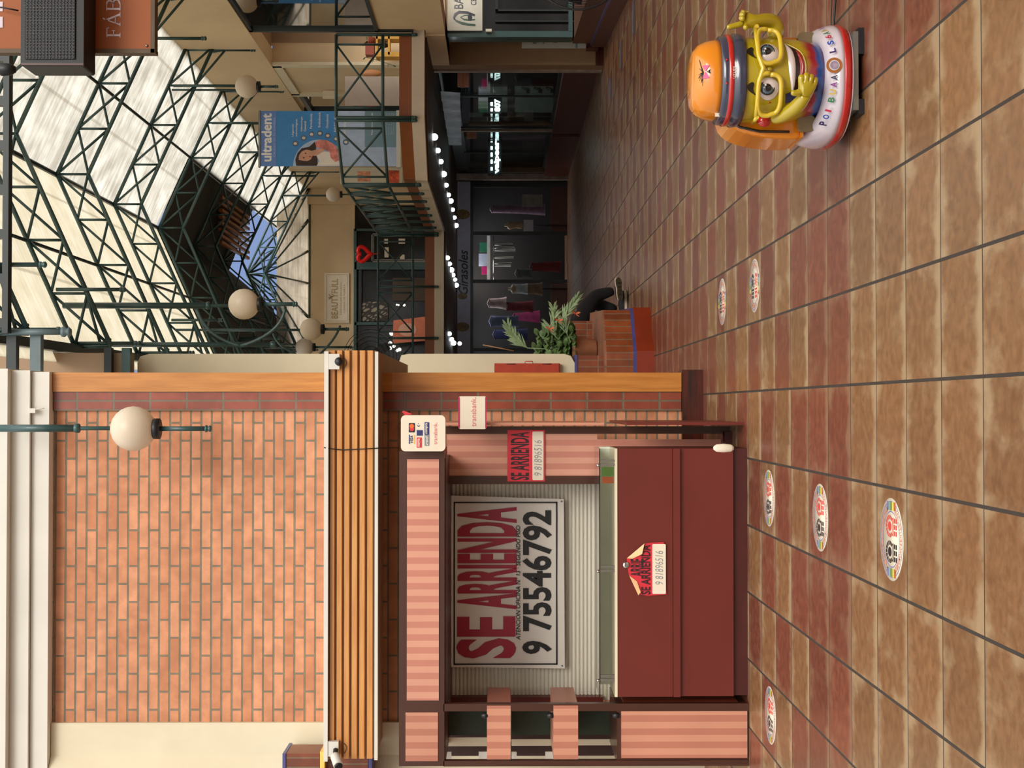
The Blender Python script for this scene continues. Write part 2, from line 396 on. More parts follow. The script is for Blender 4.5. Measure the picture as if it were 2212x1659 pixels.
# ------------------------------------------------------------ slatted canopy over the kiosk
YC = 10.7
can = thing('slatted_canopy', 'pine slatted canopy with white edges across the brick facade', 'canopy', (X(1200, YC), YC, Z(818, YC)))
XL, XR = X(1638, YC), X(757, YC)
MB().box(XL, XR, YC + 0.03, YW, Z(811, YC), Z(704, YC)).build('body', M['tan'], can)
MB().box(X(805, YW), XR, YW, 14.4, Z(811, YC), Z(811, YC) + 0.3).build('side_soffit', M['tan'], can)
for k, (a, b_) in enumerate(((712, 724.5), (727, 740.5), (743, 756.6), (759.5, 773.6), (776, 790), (792.6, 807))):
    mb = MB().prism([(YC + 0.025, Z(b_, YC)), (YC - 0.004, Z(b_, YC) + 0.006), (YC - 0.004, Z(a, YC) - 0.006), (YC + 0.025, Z(a, YC))], XL, XR, 'x')
    mb.build('slat', M['wood'], can)
MB().box(XL - 0.01, XR - 0.01, YC - 0.05, YW, Z(711, YC), Z(702, YC)).build('top_edge', M['white'], can, 'white painted edge strip')
MB().box(XL - 0.01, XR - 0.01, YC - 0.01, YC + 0.04, Z(817, YC), Z(810, YC)).build('bottom_edge', M['white'], can, 'white painted edge strip')
def secam(name, label, x0, x1, y0, y1, bullet):
    t = thing(name, label, 'security camera', P((x0 + x1) / 2, (y0 + y1) / 2, YC - 0.02))
    X0, X1, Z0, Z1 = R(x0, x1, y0, y1, YC)
    MB().box(X0, X1, YC - 0.06, YC - 0.005, Z0, Z1).build('junction_box', M['white'], t)
    c = Vector(((X0 + X1) / 2, YC - 0.07, (Z0 + Z1) / 2 - 0.02))
    if bullet:
        a = P(724, 1634, YC - 0.12); b2 = P(731, 1654, YC - 0.2)
        MB().tube([c, a], 0.02, 10).build('bracket', M['black'], t)
        MB().tube([a - (b2 - a) * 0.15, a, b2], [0.03, 0.037, 0.037], 14).build('housing', M['white'], t)
        MB().tube([b2, b2 + (b2 - a) * 0.14], 0.03, 14).build('lens', M['black'], t)
    else:
        MB().ball(c + Vector((0, 0, -0.02)), 0.034, 16).build('dome', M['black'], t)
    MB().tube(bez(P(743, (y0 + y1) / 2 - 8, YC - 0.01), P(754, (y0 + y1) / 2 + 2, YC - 0.02), P(742, (y0 + y1) / 2 + 14, YC - 0.01)), 0.0025, 6).build('wire', M['cable'], t)
secam('security_camera', 'white box camera with black dome at the right end of the canopy', 712, 735, 765, 798, False)
secam('security_camera', 'white bullet camera tilted outward at the left end of the canopy', 711, 733, 1598, 1630, True)
mb = MB().tube([P(700, 967, YC - 0.06), P(712, 969, YC - 0.02), P(740, 972, YC - 0.02), P(780, 970, YC - 0.02), P(818, 968, YC - 0.02), P(862, 967, YC + 0.2)], 0.004, 6)
single('power_cable', mb, M['cable'], 'black cable hanging over the front of the slatted canopy', 'cable')

# ------------------------------------------------------------ globe lamps
def globe_lamp(label, c, r, ztop, zbot, pr=0.022, arms=None, group=None, pt=None):
    c = Vector(c)
    t = thing('globe_lamp', label, 'lamp', (c.x, c.y, zbot), group)
    MB().ball(c, r, 28).build('globe', M['globe'], t)
    MB().lathe([(r * .30, -r * 1.22), (r * .46, -r * 1.18), (r * .46, -r * .92), (r * .40, -r * .86)], c, 20).build('collar', M['black'], t)
    px_ = c + Vector((0.0, 0.0, 0)) 
    mb = MB().tube([(c.x, c.y, zbot + .04), (c.x, c.y, c.z - r * 1.1)], pr, 10)
    mb.lathe([(pr * .7, -.0), (pr * 1.25, .008), (pr * 1.25, .022), (pr * .8, .03), (pr * 1.4, .036), (pr * 1.4, .05), (pr, .055)], (c.x, c.y, zbot), 12)
    mb.build('lower_stem', M['green'], t)
    y2 = c.y + r + 0.05
    mb = MB().tube([(c.x, y2, c.z - r * .6), (c.x, y2, ztop)], pr * .85, 10).tube([(c.x, y2, c.z - r * .6), (c.x, c.y, c.z - r * 1.15)], pr * .8, 8)
    mb.build('upper_stem', M['green'], t)
    if pt: MB().tube([(c.x, y2, pt), (c.x, y2, ztop)], pr * 1.5, 12).lathe([(pr * .9, -.02), (pr * 1.9, -.01), (pr * 1.9, .02), (pr * 1.6, .03)], (c.x, y2, pt), 12).build('sleeve', M['green'], t)
    if arms:
        for a in arms: MB().tube(bez(*a, n=12), pr * .75, 8).build('curved_arm', M['green'], t)
    return t
YG = 10.78
c = P(288, 926, YG)
globe_lamp('large white globe lamp hanging in front of the brick facade', c, 0.177, Z(-25, YG), Z(458, YG), 0.02, pt=Z(150, YG))

# ------------------------------------------------------------ kiosk
YK = 9.28
kio = thing('kiosk', 'empty pink striped and dark red market kiosk with a glass counter', 'kiosk', (X(1280, YK), YK, 0))
YB = YK + 1.25
def kp(name, mb, m, par=None, lab=None): return mb.build(name, M[m], par or kio, lab)
# roof fascia
f_ = kp('fascia', MB().bp(862, 960, 975, 1655, YK, 0.06).box(X(1655, YK), X(980, YK), YK + .06, YB, Z(875, YK), Z(862, YK)), 'brown')
X0, X1, Z0, Z1 = R(879, 948, 992, 1513, YK - 0.004); kp('fascia_panel', MB().box(X0, X1, YK - 0.006, YK + .01, Z0, Z1), 'stripe', f_)
X0, X1, Z0, Z1 = R(876, 946, 1539, 1644, YK - 0.004); kp('fascia_panel', MB().box(X0, X1, YK - 0.006, YK + .01, Z0, Z1), 'stripeleft', f_)
# left tower
for y0, y1 in ((1520, 1536), (1643, 1655)): kp('tower_post', MB().bp(958, 1632, y0, y1, YK, 0.05), 'brown')
for y0, y1 in ((1520, 1536), (1643, 1655)): kp('tower_post', MB().bp(958, 1632, y0, y1, YK + 0.62, 0.05), 'brown')
X0, X1, Z0, Z1 = R(1333, 1631, 1522, 1654, YK)
kp('tower_cabinet', MB().box(X0 + .01, X1 - .01, YK + 0.012, YK + 0.64, Z0, Z1), 'brown')
a = R(1342, 1614, 1536, 1637, YK); kp('tower_panel', MB().box(a[0], a[1], YK - 0.006, YK + 0.02, a[2], a[3]), 'stripeleft')
M['stripedark'] = mat('rust_laminate', rgb(150, 66, 44), 0.4)
kp('tower_side_panel', MB().box(X1 - .012, X1 + .0, YK + 0.06, YK + 0.58, Z0 + .1, Z1 - .05), 'stripedark')
for x0, x1 in ((1052, 1103), (1195, 1248)):
    sh = kp('shelf', MB().box(X(1640, YK), X(1524, YK), YK - 0.004, YK + 0.6, Z(x1, YK), Z(x0, YK)), 'stripeleft')
kp('shelf_glass', MB().box(X(1648, YK), X(1526, YK), YK + .03, YK + .6, Z(1103, YK) - .006, Z(1103, YK) - .001), 'glass')
for x in (1047, 1189, 1331):
    c = P(x, 1546, YK - 0.0); kp('hinge', MB().lathe([(.018, -.02), (.02, 0), (.012, .024)], c + Vector((0, .01, 0)), 10), 'black')
M['darkgreen'] = mat('bottle_green_board', rgb(36, 48, 26), 0.5, var=0.2)
kp('back_board', MB().box(X(1592, YK + .6), X(1530, YK + .6), YK + .66, YK + .69, Z(1330, YK + .6), Z(962, YK + .6)), 'darkgreen')
M['darkred'] = mat('dark_maroon_board', rgb(56, 28, 24), 0.4, var=0.2)
kp('back_board', MB().box(X(1648, YK + .7), X(1590, YK + .7), YK + .9, YK + .92, Z(1330, YK + .7), Z(962, YK + .7)), 'darkred')
for i_, (a_, b_, c_, d_) in enumerate(((965, 1052, 1593, 1612), (1103, 1195, 1597, 1611), (1248, 1330, 1597, 1610))):
    kp('pale_strip', MB().bp(a_, b_, c_, d_, YK + .64, .01), 'cream')
for a_, b_ in ((962, 975), (1034, 1052), (1103, 1116), (1178, 1195)): kp('clip', MB().bp(a_, b_, 1624, 1642, YK + .4, .02), 'white')
# side posts, back and roof
kp('side_frame', MB().box(X(1518, YB), X(1500, YB), YB - .10, YB + .04, Z(1300, YB), Z(962, YB)), 'red')
kp('shop_ceiling', MB().box(X(1655, YK), X(990, YK), YK + .06, YB + .1, Z(962, YK) + .0, Z(962, YK) + .03), 'reddark')
# roller shutter
def shutter_mat():
    m, nt, b = newmat('white_corrugated_shutter'); x, y, z = xyz(nt, 'pos')
    s = (x / 0.062).fract(); h = ((s - 0.5) * 2.0).m('ABSOLUTE')
    b.inputs['Base Color'].default_value = rgb(236, 230, 214); b.inputs['Roughness'].default_value = 0.4; return m
M['shutter'] = shutter_mat()
sx0, sx1 = X(1512, YB), X(1040, YB); sz0, sz1 = Z(1320, YB), Z(950, YB)
mb = MB(); nrow = 44; rowh = (sz1 - sz0) / nrow; pts = []
for k in range(nrow):
    z0 = sz0 + k * rowh
    pts += [(YB, z0), (YB - .012, z0 + rowh * .22), (YB - .015, z0 + rowh * .5), (YB - .012, z0 + rowh * .8)]
pts += [(YB, sz1), (YB + .03, sz1), (YB + .03, sz0)]
n = len(pts)
mb.add([(sx0, p[0], p[1]) for p in pts] + [(sx1, p[0], p[1]) for p in pts], [(i, i + 1, n + i + 1, n + i) for i in range(n - 3)] + [(n - 3, n - 2, 2 * n - 2, 2 * n - 3)], False)
kp('roller_shutter', mb, 'shutter')
# right end panel
YR = YK + 0.75
a = R(958, 1600, 918, 1046, YR)
kp('end_panel', MB().box(a[0], X(965, YR) + .0, YR + .02, YR + .05, Z(1300, YR), a[3]), 'red')
kp('end_panel_frame', MB().box(X(937, YR), X(921, YR), YR - .01, YR + .05, Z(1598, YR), a[3]).box(X(1045, YR), X(1028, YR), YR - .01, YR + .05, Z(1300, YR), a[3]), 'brown')
b_ = R(966, 1290, 936, 1029, YR); kp('end_panel_sheet', MB().box(b_[0], b_[1], YR, YR + .02, b_[2], b_[3]), 'stripe')
b_ = R(1290, 1562, 949, 975, YR); kp('end_panel_sheet', MB().box(b_[0], b_[1], YR, YR + .02, b_[2], b_[3]), 'stripe')
kp('end_plinth', MB().bp(1562, 1598, 932, 980, YR - .1, .2), 'reddark')
kp('end_side', MB().box(X(917, YR + .3), X(917, YR + .3) + .02, YR - .2, YR + 1.0, Z(1300, YR), a[3]), 'stripeleft')
MB().box(X(917, YR - .3), X(914, YR - .3) + .01, YK + .15, YR + .9, Z(1600, YR - .3), Z(1345, YR - .3)).build('end_door', M['red'], kio, 'dark red side door left ajar')
mb = MB().tube([P(1563, 966, YK + .3), P(1563, 934, YK + .5)], .006, 8); kp('latch_bar', mb, 'reddark')
kp('latch_knob', MB().lathe([(.012, -.07), (.026, -.05), (.03, 0), (.026, .05), (.01, .07)], P(1563, 968, YK + .02), 14, sy=.6), 'paper')
# counter
a = R(1333, 1617, 969, 1505, YK)
xc0, xc1 = a[0], a[1]
kp('counter_body', MB().box(xc0, xc1, YK + .03, YK + .6, Z(1584, YK), Z(1333, YK)), 'red')
kp('counter_panel', MB().box(xc0, xc1, YK, YK + .03, Z(1452, YK), Z(1333, YK)), 'red')
kp('counter_ledge', MB().box(xc0, xc1, YK - .012, YK + .03, Z(1468, YK), Z(1453, YK)), 'red')
kp('counter_panel', MB().box(xc0, xc1, YK + .018, YK + .03, Z(1584, YK), Z(1468, YK)), 'red')
kp('plinth', MB().box(xc0, xc1, YK + .05, YK + .6, 0, Z(1584, YK)), 'reddark')
kp('counter_top', MB().box(xc0, xc1, YK - .006, YK + .6, Z(1333, YK), Z(1327, YK)), 'cream')
lk = kp('drawer_lock', MB().lathe([(.018, -.02), (.022, -.018), (.022, 0), (.012, .004), (.012, .03)], P(1352, 1220, YK - .005), 14, axis='y'), 'chrome')
# glass counter
z0, z1 = Z(1327, YK), Z(1296, YK)
kp('display_glass', MB().box(xc0, xc1, YK, YK + .005, z0, z1), 'glass')
kp('display_glass', MB().box(xc0, xc1, YK, YK + .5, z1, z1 + .006), 'glass')
kp('display_glass', MB().box(xc0, xc1, YK + .5, YK + .506, z0, z1), 'glass')
M['palegreen'] = mat('pale_green_glass_edge', rgb(222, 226, 212), 0.25, var=0.05)
kp('display_shelf', MB().box(xc0, xc1, YK + .42, YK + .49, z0, z1 - .03), 'palegreen')
for y in (1000, 1229, 1465):
    for dy in (-5, 4): kp('display_post', MB().bp(1297, 1328, y + dy - 2.5, y + dy + 2.5, YK - .006, .02), 'alu')
    kp('post_cap', MB().lathe([(.006, 0), (.011, .006), (.008, .02), (.002, .024)], P(1296, y + 5, YK) , 10), 'chrome')
single('green_card', MB().bp(1300, 1326, 1009, 1029, YK + .02, .01), M['grass'], 'bright green card standing inside the glass counter', 'card')
single('orange_card', MB().bp(1301, 1325, 1030, 1044, YK + .02, .01), M['orange'], 'small orange card beside the green card in the glass counter', 'card')

# ------------------------------------------------------------ signs on the kiosk
def quad_sheet(mb, pts, Y, wav=0.006, nu=26, nv=18):
    c = [P(x, y, Y) for x, y in pts]      # TL, TR, BR, BL as seen upright
    def fn(u, v):
        p = (c[3] * (1 - u) + c[2] * u) * (1 - v) + (c[0] * (1 - u) + c[1] * u) * v
        return p + Vector((0, wav * (math.sin(u * 9 + v * 3) + math.sin(v * 7 - u * 4) * .7), 0))
    return mb.grid(fn, nu, nv)
YS = YB - .1
ban = thing('rent_banner', 'large white rent banner with red and black lettering on the roller shutter', 'banner', P(1220, 1260, YS))
quad_sheet(MB(), ((967, 1441), (968, 1070), (1218, 1078), (1220, 1444)), YS, 0.002).build('sheet', M['paperw'], ban)
def frame_px(mb, x0, x1, y0, y1, Y, t, lift=.006):
    a = R(x0, x1, y0, y1, Y - lift); w_ = t * Y / F
    for bx in ((a[0], a[1], a[3] - w_, a[3]), (a[0], a[1], a[2], a[2] + w_), (a[0], a[0] + w_, a[2], a[3]), (a[1] - w_, a[1], a[2], a[3])):
        mb.add([(bx[0], Y - lift, bx[2]), (bx[1], Y - lift, bx[2]), (bx[1], Y - lift, bx[3]), (bx[0], Y - lift, bx[3])], [(0, 1, 2, 3)])
    return mb
frame_px(MB(), 980, 1204, 1084, 1436, YS, 3).build('border_line', M['ink'], ban)
tp(MB(), 'SE', 986, 1115, 1331, 1422, YS, .035, lift=.007).build('lettering', M['crimson'], ban, 'crimson lettering')
tp(MB(), 'ARRIENDA', 986, 1115, 1095, 1340, YS, .035, lift=.007).v
ARR = MB(); tp(ARR, 'ARRIENDA', 988, 1116, 1095, 1316, YS, .035, lift=.007); ARR.build('lettering', M['crimson'], ban, 'crimson lettering')
tp(MB(), 'ATENCION OFICINA N° 13 · SEGUNDO PISO', 1114, 1124, 1135, 1382, YS, .012, shear=.15, lift=.009).build('lettering', M['ink'], ban)
tp(MB(), '9', 1128, 1192, 1384, 1412, YS, .03, lift=.008).build('lettering', M['ink'], ban)
tp(MB(), '75546792', 1128, 1192, 1102, 1363, YS, .03, lift=.008).build('lettering', M['ink'], ban)
for x, y in ((971, 1434), (972, 1076), (1213, 1083), (1214, 1438)):
    MB().lathe([(.006, -.003), (.006, .001)], P(x, y, YS - .004), 10, axis='y').build('eyelet', M['alu'], ban)
# card payment signs
def box_sign(name, label, x0, x1, y0, y1, Y, d, r, back='paper'):
    a = R(x0, x1, y0, y1, Y)
    t = thing(name, label, 'sign', ((a[0] + a[1]) / 2, Y, a[2]))
    MB().prism(rrect(a[0], a[1], a[2], a[3], r), Y, Y + d, 'y').build('panel', M[back], t); return t
YT = YK - .12
s = box_sign('card_payment_sign', 'white rounded sign with bank card logos at the corner of the kiosk roof', 866, 962, 897, 975, YT, .06, .03)
tp(MB(), 'transbank.', 936, 944, 913, 960, YT, .0).build('lettering', M['pinkink'], s)
def px_quad(mb, x0, x1, y0, y1, Y, lift=.003):
    a = R(x0, x1, y0, y1, Y - lift); return mb.add([(a[0], Y - lift, a[2]), (a[1], Y - lift, a[2]), (a[1], Y - lift, a[3]), (a[0], Y - lift, a[3])], [(0, 1, 2, 3)])
def disc_px(mb, x, y, r, Y, lift=.003, n=24, ry=None):
    c = P(x, y, Y - lift); k = Y / F; return mb.add([c + Vector((math.cos(2 * PI * i / n) * r * k, 0, math.sin(2 * PI * i / n) * (ry or r) * k)) for i in range(n)], [tuple(range(n))])
px_quad(MB(), 883, 896, 914, 934, YT).build('logo_field', M['ink'], s)
disc_px(MB(), 889.5, 926.5, 5, YT, .005).build('logo_disc', M['signred'], s)
disc_px(MB(), 889.5, 920.5, 5, YT, .006).build('logo_disc', M['orange'], s)
mb = px_quad(MB(), 883, 885, 939, 959, YT); tp(mb, 'VISA', 886, 892, 941, 957, YT, .02, .2); mb.build('lettering', M['navy'], s)
px_quad(MB(), 894, 896, 939, 959, YT).build('logo_bar', M['yellow'], s)
px_quad(MB(), 900, 913, 929, 941, YT).build('logo_field', M['navy'], s)
px_quad(MB(), 900, 911, 945, 967, YT).build('logo_field', M['signred'], s)
mb = MB(); tp(mb, 'magna', 902, 909, 947, 965, YT, .02, lift=.006); mb.build('lettering', M['paper'], s)
px_quad(MB(), 917, 927, 912, 939, YT).build('logo_field', M['navy'], s)
px_quad(MB(), 917, 927, 939, 963, YT).build('logo_field', M['pencil'], s)
mb = MB(); tp(mb, 'compra', 919, 925, 914, 937, YT, .02, .2, lift=.006); tp(mb, 'red', 919, 925, 942, 961, YT, .02, .2, lift=.006); mb.build('lettering', M['paper'], s)
tp(MB(), '(·', 901, 907, 914, 922, YT, .01).build('lettering', M['navy'], s)
s = box_sign('payment_sign', 'small white sign with magenta edges beside the brick stack', 991, 1050, 856, 927, YK + .45, .05, .012)
px_quad(MB(), 990, 993, 858, 925, YK + .45).build('edge_stripe', M['magenta'], s)
px_quad(MB(), 1048, 1051, 858, 925, YK + .45).build('edge_stripe', M['magenta'], s)
tp(MB(), 'transbank.', 1017, 1028, 858, 921, YK + .45).build('lettering', M['pinkink'], s)
mb = MB().prism([(X(898, YT) , Z(868, YT)), (X(890, YT), Z(861, YT)), (X(887, YT), Z(864, YT)), (X(895, YT), Z(884, YT))], YK + .2, YK + .24, 'y')
single('red_scrap', mb, M['signred'], 'red plastic scrap poking out behind the card logo sign', 'scrap')
# rent stickers
def slab_text(mb, s_, x0, x1, y0, y1, Y, lift):
    tp(mb, s_, x0, x1, y0, y1, Y, .025, lift=lift)
    X0, X1, Z0, Z1 = R(x0, x1, y0, y1, Y - lift)
    vs, fs = textmesh(s_, 0)
    n = len(s_); tot = max(v.x for v in vs)
    return mb
Y1 = YR - .01
t = thing('rent_sticker', 'red rent sticker flat on the pink striped end panel of the kiosk', 'sticker', P(1177, 985, Y1))
px_quad(MB(), 1096, 1177, 929, 1040, Y1).build('card', M['signred'], t)
tp(MB(), 'SE ARRIENDA', 1103, 1143, 933, 1037, Y1, .022, lift=.005).build('lettering', M['inkdark'], t)
a = R(1150, 1174, 932, 1037, Y1); MB().prism(rrect(a[0], a[1], a[2], a[3], .008), Y1 - .006, Y1 - .003, 'y').build('number_field', M['paper'], t)
tp(MB(), '9 81896516', 1154, 1170, 951, 1027, Y1, -.01, .15, lift=.008).build('handwriting', M['pencil'], t)
Y2 = YK - .012
t = thing('rent_sticker', 'red rent sticker with curled corners peeling off the red counter', 'sticker', P(1440, 1230, Y2))
poly = [(1409, 1172), (1434, 1171), (1440, 1284), (1400, 1287), (1383, 1284), (1369, 1262), (1359, 1243), (1355, 1225), (1354, 1206), (1368, 1206), (1392, 1186), (1395, 1174)]
pw = [P(x, y, Y2) for x, y in poly]
MB().add([p for p in pw] + [p + Vector((0, .003, 0)) for p in pw], [tuple(range(12)), tuple(range(23, 11, -1))] + [(i, (i + 1) % 12, 12 + (i + 1) % 12, 12 + i) for i in range(12)]).build('card', M['signred'], t)
M['curl'] = mat('cream_sticker_backing', rgb(238, 196, 146), 0.5, var=0.04)
for pts in ([(1354, 1206), (1392, 1174), (1387, 1197), (1366, 1207)], [(1359, 1243), (1379, 1286), (1384, 1279), (1376, 1256)]):
    q = [P(x, y, Y2 - d) for (x, y), d in zip(pts, (.002, .03, .022, .004))]
    MB().add(q + [v + Vector((0, .002, 0)) for v in q], [(0, 1, 2, 3), (7, 6, 5, 4), (0, 1, 5, 4), (1, 2, 6, 5), (2, 3, 7, 6), (3, 0, 4, 7)]).build('curled_corner', M['curl'], t, 'cream curled back corner')
tp(MB(), 'SE ARRIENDA', 1385, 1405, 1177, 1284, Y2, .022, lift=.004).build('lettering', M['inkdark'], t)
tp(MB(), 'ARRIE', 1362, 1390, 1207, 1245, Y2, .022, lift=.003).build('lettering', M['inkdark'], t)
a = R(1409, 1438, 1174, 1284, Y2); MB().prism(rrect(a[0] + .004, a[1] - .003, a[2], a[3], .008), Y2 - .006, Y2 - .003, 'y').build('number_field', M['paper'], t)
tp(MB(), '9 81896516', 1415, 1432, 1190, 1262, Y2, -.01, .15, lift=.008).build('handwriting', M['pencil'], t)

# brick post at the far left edge of the view, behind the kiosk
t = thing('tiled_post', 'brick box with blue and yellow tile bands at the left edge behind the canopy', 'post', (-2.9, 10.6, Z(800, 10.5)))
Yq = 10.95
MB().bp(618, 690, 1628, 1720, Yq, .3).bp(705, 795, 1630, 1720, Yq + .1, .3).build('brick_face', M['planterbrick'], t)
MB().bp(610, 617, 1628, 1720, Yq - .01, .35).bp(796, 803, 1628, 1720, Yq + .09, .3).build('blue_band', M['blue'], t)
MB().bp(691, 701, 1624, 1720, Yq - .01, .3).build('yellow_band', M['yellow'], t)
MB().bp(618, 795, 1620, 1628, Yq + .25, .1).build('cap', M['tan'], t)

# ------------------------------------------------------------ round floor stickers
M['redprint'] = mat('red_print', rgb(214, 72, 62), 0.4); M['blkprint'] = mat('black_print', rgb(30, 30, 36), 0.4)
M['stripeA'] = mat('olive_band', rgb(120, 140, 70), 0.4); M['stripeB'] = mat('teal_band', rgb(120, 160, 150), 0.4)
M['stripeC'] = mat('sand_yellow_band', rgb(216, 200, 90), 0.4); M['stripeD'] = mat('rust_band', rgb(190, 100, 60), 0.4)
M['sticker'] = mat('white_floor_vinyl', rgb(214, 204, 184), 0.4, var=0.05)
M['ringink'] = mat('faded_pink_lettering', rgb(206, 130, 112), 0.5); M['ringblue'] = mat('faded_violet_ring', rgb(120, 116, 160), 0.5)
def ring(mb, c, r0, r1, z, n=40, a0=0, a1=2 * PI, rot=0):
    vs = []; 
    for i in range(n + 1):
        a = a0 + (a1 - a0) * i / n + rot
        vs += [c + Vector((math.cos(a) * r0, math.sin(a) * r0, z)), c + Vector((math.cos(a) * r1, math.sin(a) * r1, z))]
    return mb.add(vs, [(2 * i, 2 * i + 1, 2 * i + 3, 2 * i + 2) for i in range(n)])
def floor_sticker(label, x, y, rot, r=0.178):
    c = G(x, y); c.z = 0
    t = thing('floor_sticker', label, 'floor sticker', c, 'round distancing stickers on the tiles')
    MB().lathe([(r, 0.0005), (r, .0012)], c, 40).build('disc', M['sticker'], t)
    cs, sn = math.cos(rot), math.sin(rot)
    def L(u, v, z=.0018): return c + Vector((u * cs - v * sn, u * sn + v * cs, z))
    def rot_add(mb, pts, z=.0018): return mb.add([L(u, v, z) for u, v in pts], [tuple(range(len(pts)))])
    ring(MB(), c, r * .90, r * .93, .0016).build('ring', M['ringblue'], t); ring(MB(), c, r * .66, r * .685, .0016).build('ring', M['ringblue'], t)
    mb = MB(); w_ = .011
    for side in (-1, 1):
        for k in range(20):
            a = PI / 2 * (1 - side) + rot + PI / 2 + (k - 9.5) * 0.118 + PI * 0
            a = rot + side * PI / 2 + (k - 9.5) * 0.118
            cc = c + Vector((math.cos(a) * r * .79, math.sin(a) * r * .79, 0.0017)); tx = Vector((-math.sin(a), math.cos(a), 0)) * side * -1; ty = Vector((math.cos(a), math.sin(a), 0)) * side
            s_ = 'MANTENGASUDISTANCIAP' if side > 0 else 'CUIDEMONOSENTRETODOS'
            ch = s_[k]; text(mb, ch, cc - tx * .007 * side * side - ty * .014, tx, ty, .013, .028, .02, lift=.0003)
    mb.build('ring_lettering', M['ringink'], t)
    for side in (-1, 1):
        for k, mm in enumerate(('stripeD', 'stripeC', 'stripeA', 'stripeB', 'ringblue')):
            v0 = (k - 2.5) * r * .15; pts = [(side * r * .70, v0), (side * r * .91, v0), (side * r * .91, v0 + r * .14), (side * r * .70, v0 + r * .14)]
            rot_add(MB(), pts, .0020).build('colour_band', M[mm], t)
    for side, mm in ((-1, 'blkprint'), (1, 'redprint')):
        mb = MB(); cx = side * r * .31; k = r * 0.9
        rot_add(mb, [(cx + math.cos(a) * k * .13, k * .14 + math.sin(a) * k * .17 - abs(math.cos(a)) * 0) for a in [2 * PI * i / 12 for i in range(12)]])
        for i in range(11):                           # tread blocks around the sole
            a = math.radians(-35 + 25 * i); u, v = math.cos(a), math.sin(a)
            rot_add(mb, [(cx + (u * .19 - v * .035) * k, k * .14 + (v * .24 + u * .035) * k), (cx + (u * .30 - v * .055) * k, k * .14 + (v * .37 + u * .055) * k),
                         (cx + (u * .30 + v * .055) * k, k * .14 + (v * .37 - u * .055) * k), (cx + (u * .19 + v * .035) * k, k * .14 + (v * .24 - u * .035) * k)])
        rot_add(mb, [(cx - k * .26, -k * .20), (cx + k * .26, -k * .20), (cx + k * .24, -k * .12), (cx - k * .24, -k * .12)])
        for j in range(2):
            for i in range(3):
                u0 = cx + (i - 1.5) * k * .17; v0 = -k * (.36 + j * .16)
                rot_add(mb, [(u0 + k * .02, v0), (u0 + k * .15, v0), (u0 + k * .15, v0 + k * .12), (u0 + k * .02, v0 + k * .12)])
        mb.build('footprint', M[mm], t)
    return t
floor_sticker('round footprint sticker nearest the camera, on a tan tile', 1926, 1165, 0)
floor_sticker('round footprint sticker between the nearest one and the kiosk counter', 1772, 1118, 0)
floor_sticker('round footprint sticker on the tiles right under the kiosk counter', 1661, 1076, .04)
floor_sticker('round footprint sticker in front of the left tower of the kiosk', 1664, 1545, 0)
floor_sticker('round floor sticker turned sideways, nearer of two out in the walkway', 1630, 617, -PI / 2)
floor_sticker('round floor sticker turned sideways, farther of two out in the walkway', 1560, 652, -PI / 2)
M['bluetape'] = mat('blue_floor_vinyl', rgb(74, 90, 140), 0.4, var=0.2)
for k, (x, y0, y1, lab) in enumerate(((1368, 2, 75, 'blue lettered floor strip nearest the brick planter at right'), (1341, 90, 148, 'blue lettered floor strip in front of the bare beige wall'), (1318, 170, 210, 'faint blue floor strip farthest along the dark shops'))):
    a, b_ = G(x, y1), G(x, y0); d = 0.09
    t = thing('floor_strip', lab, 'floor sticker', (a + b_) / 2, 'blue strips along the right hand shops')
    MB().box(a.x, b_.x, a.y - d, a.y + d, 0.0005, .002).build('vinyl', M['bluetape'], t)
    text(MB(), 'ESPERE', (a.x + .03, a.y - .05, .002), (1, 0, 0), (0, 1, 0), b_.x - a.x - .06, .1, .01, lift=.001).build('lettering', M['pencil'], t)
# ------------------------------------------------------------ atrium shell
XRW = 5.65                                   # right hand upper wall
struct('wall_left_fin', MB().prism([(-1.5, .86), (.50, .86), (.575, .90), (.60, .97), (.60, 2.72), (.585, 2.80), (.5, 2.83), (-1.5, 2.83)], 15.3, 16.0, 'y'), M['cream'], 'cream rounded wall end above the brick planter')
struct('wall_left_upper', MB().prism([(-1.5, 3.6), (.60, 3.6), (.60, 5.62), (.57, 5.72), (.5, 5.75), (-1.5, 5.75)], 15.3, 16.6, 'y'), M['cream'], 'cream rounded wall end above the slatted canopy')
struct('wall_left_rear', MB().box(-1.5, .45, 18.8, 35, 0, 5.8).box(-1.5, .45, 16.61, 18.8, 3.6, 5.8), M['cream'])
struct('wall_left_attic', MB().box(-4, .60, 15.05, 15.28, 5.78, 7.6), M['tan'], 'brown plaster wall under the left eave')
# slabs of the upper gallery
edge = [(-1.5, 27.5), (3.56, 27.5), (3.56, 21.4), (4.35, 20.5), (5.62, 20.5)]
poly = edge + [(9, 20.5), (9, 36.05), (-1.5, 36.05)]
struct('ceiling', MB().prism(poly, 2.84, 3.03, 'z'), M['slabwhite'], 'pale concrete gallery slab')
mb = MB(); 
for a, b_ in zip(edge[:-1], edge[1:]):
    a, b_ = Vector(a + (0,)), Vector(b_ + (0,)); d = (b_ - a).normalized(); n = Vector((d.y, -d.x, 0)) * -1
    mb.obox((a + b_) / 2 + Vector((0, 0, 3.125)) + n * .06, d * ((b_ - a).length / 2 + .0), n * .03, (0, 0, .095))
struct('trim_7', mb, mat('reddish_kerb_timber', rgb(140, 78, 38), .45, var=.12, vs=1.2, src='pos'), 'reddish timber kerb along the gallery edge')
M['soffit'] = mat('brown_soffit_boards', rgb(70, 54, 42), 0.6, src='pos')
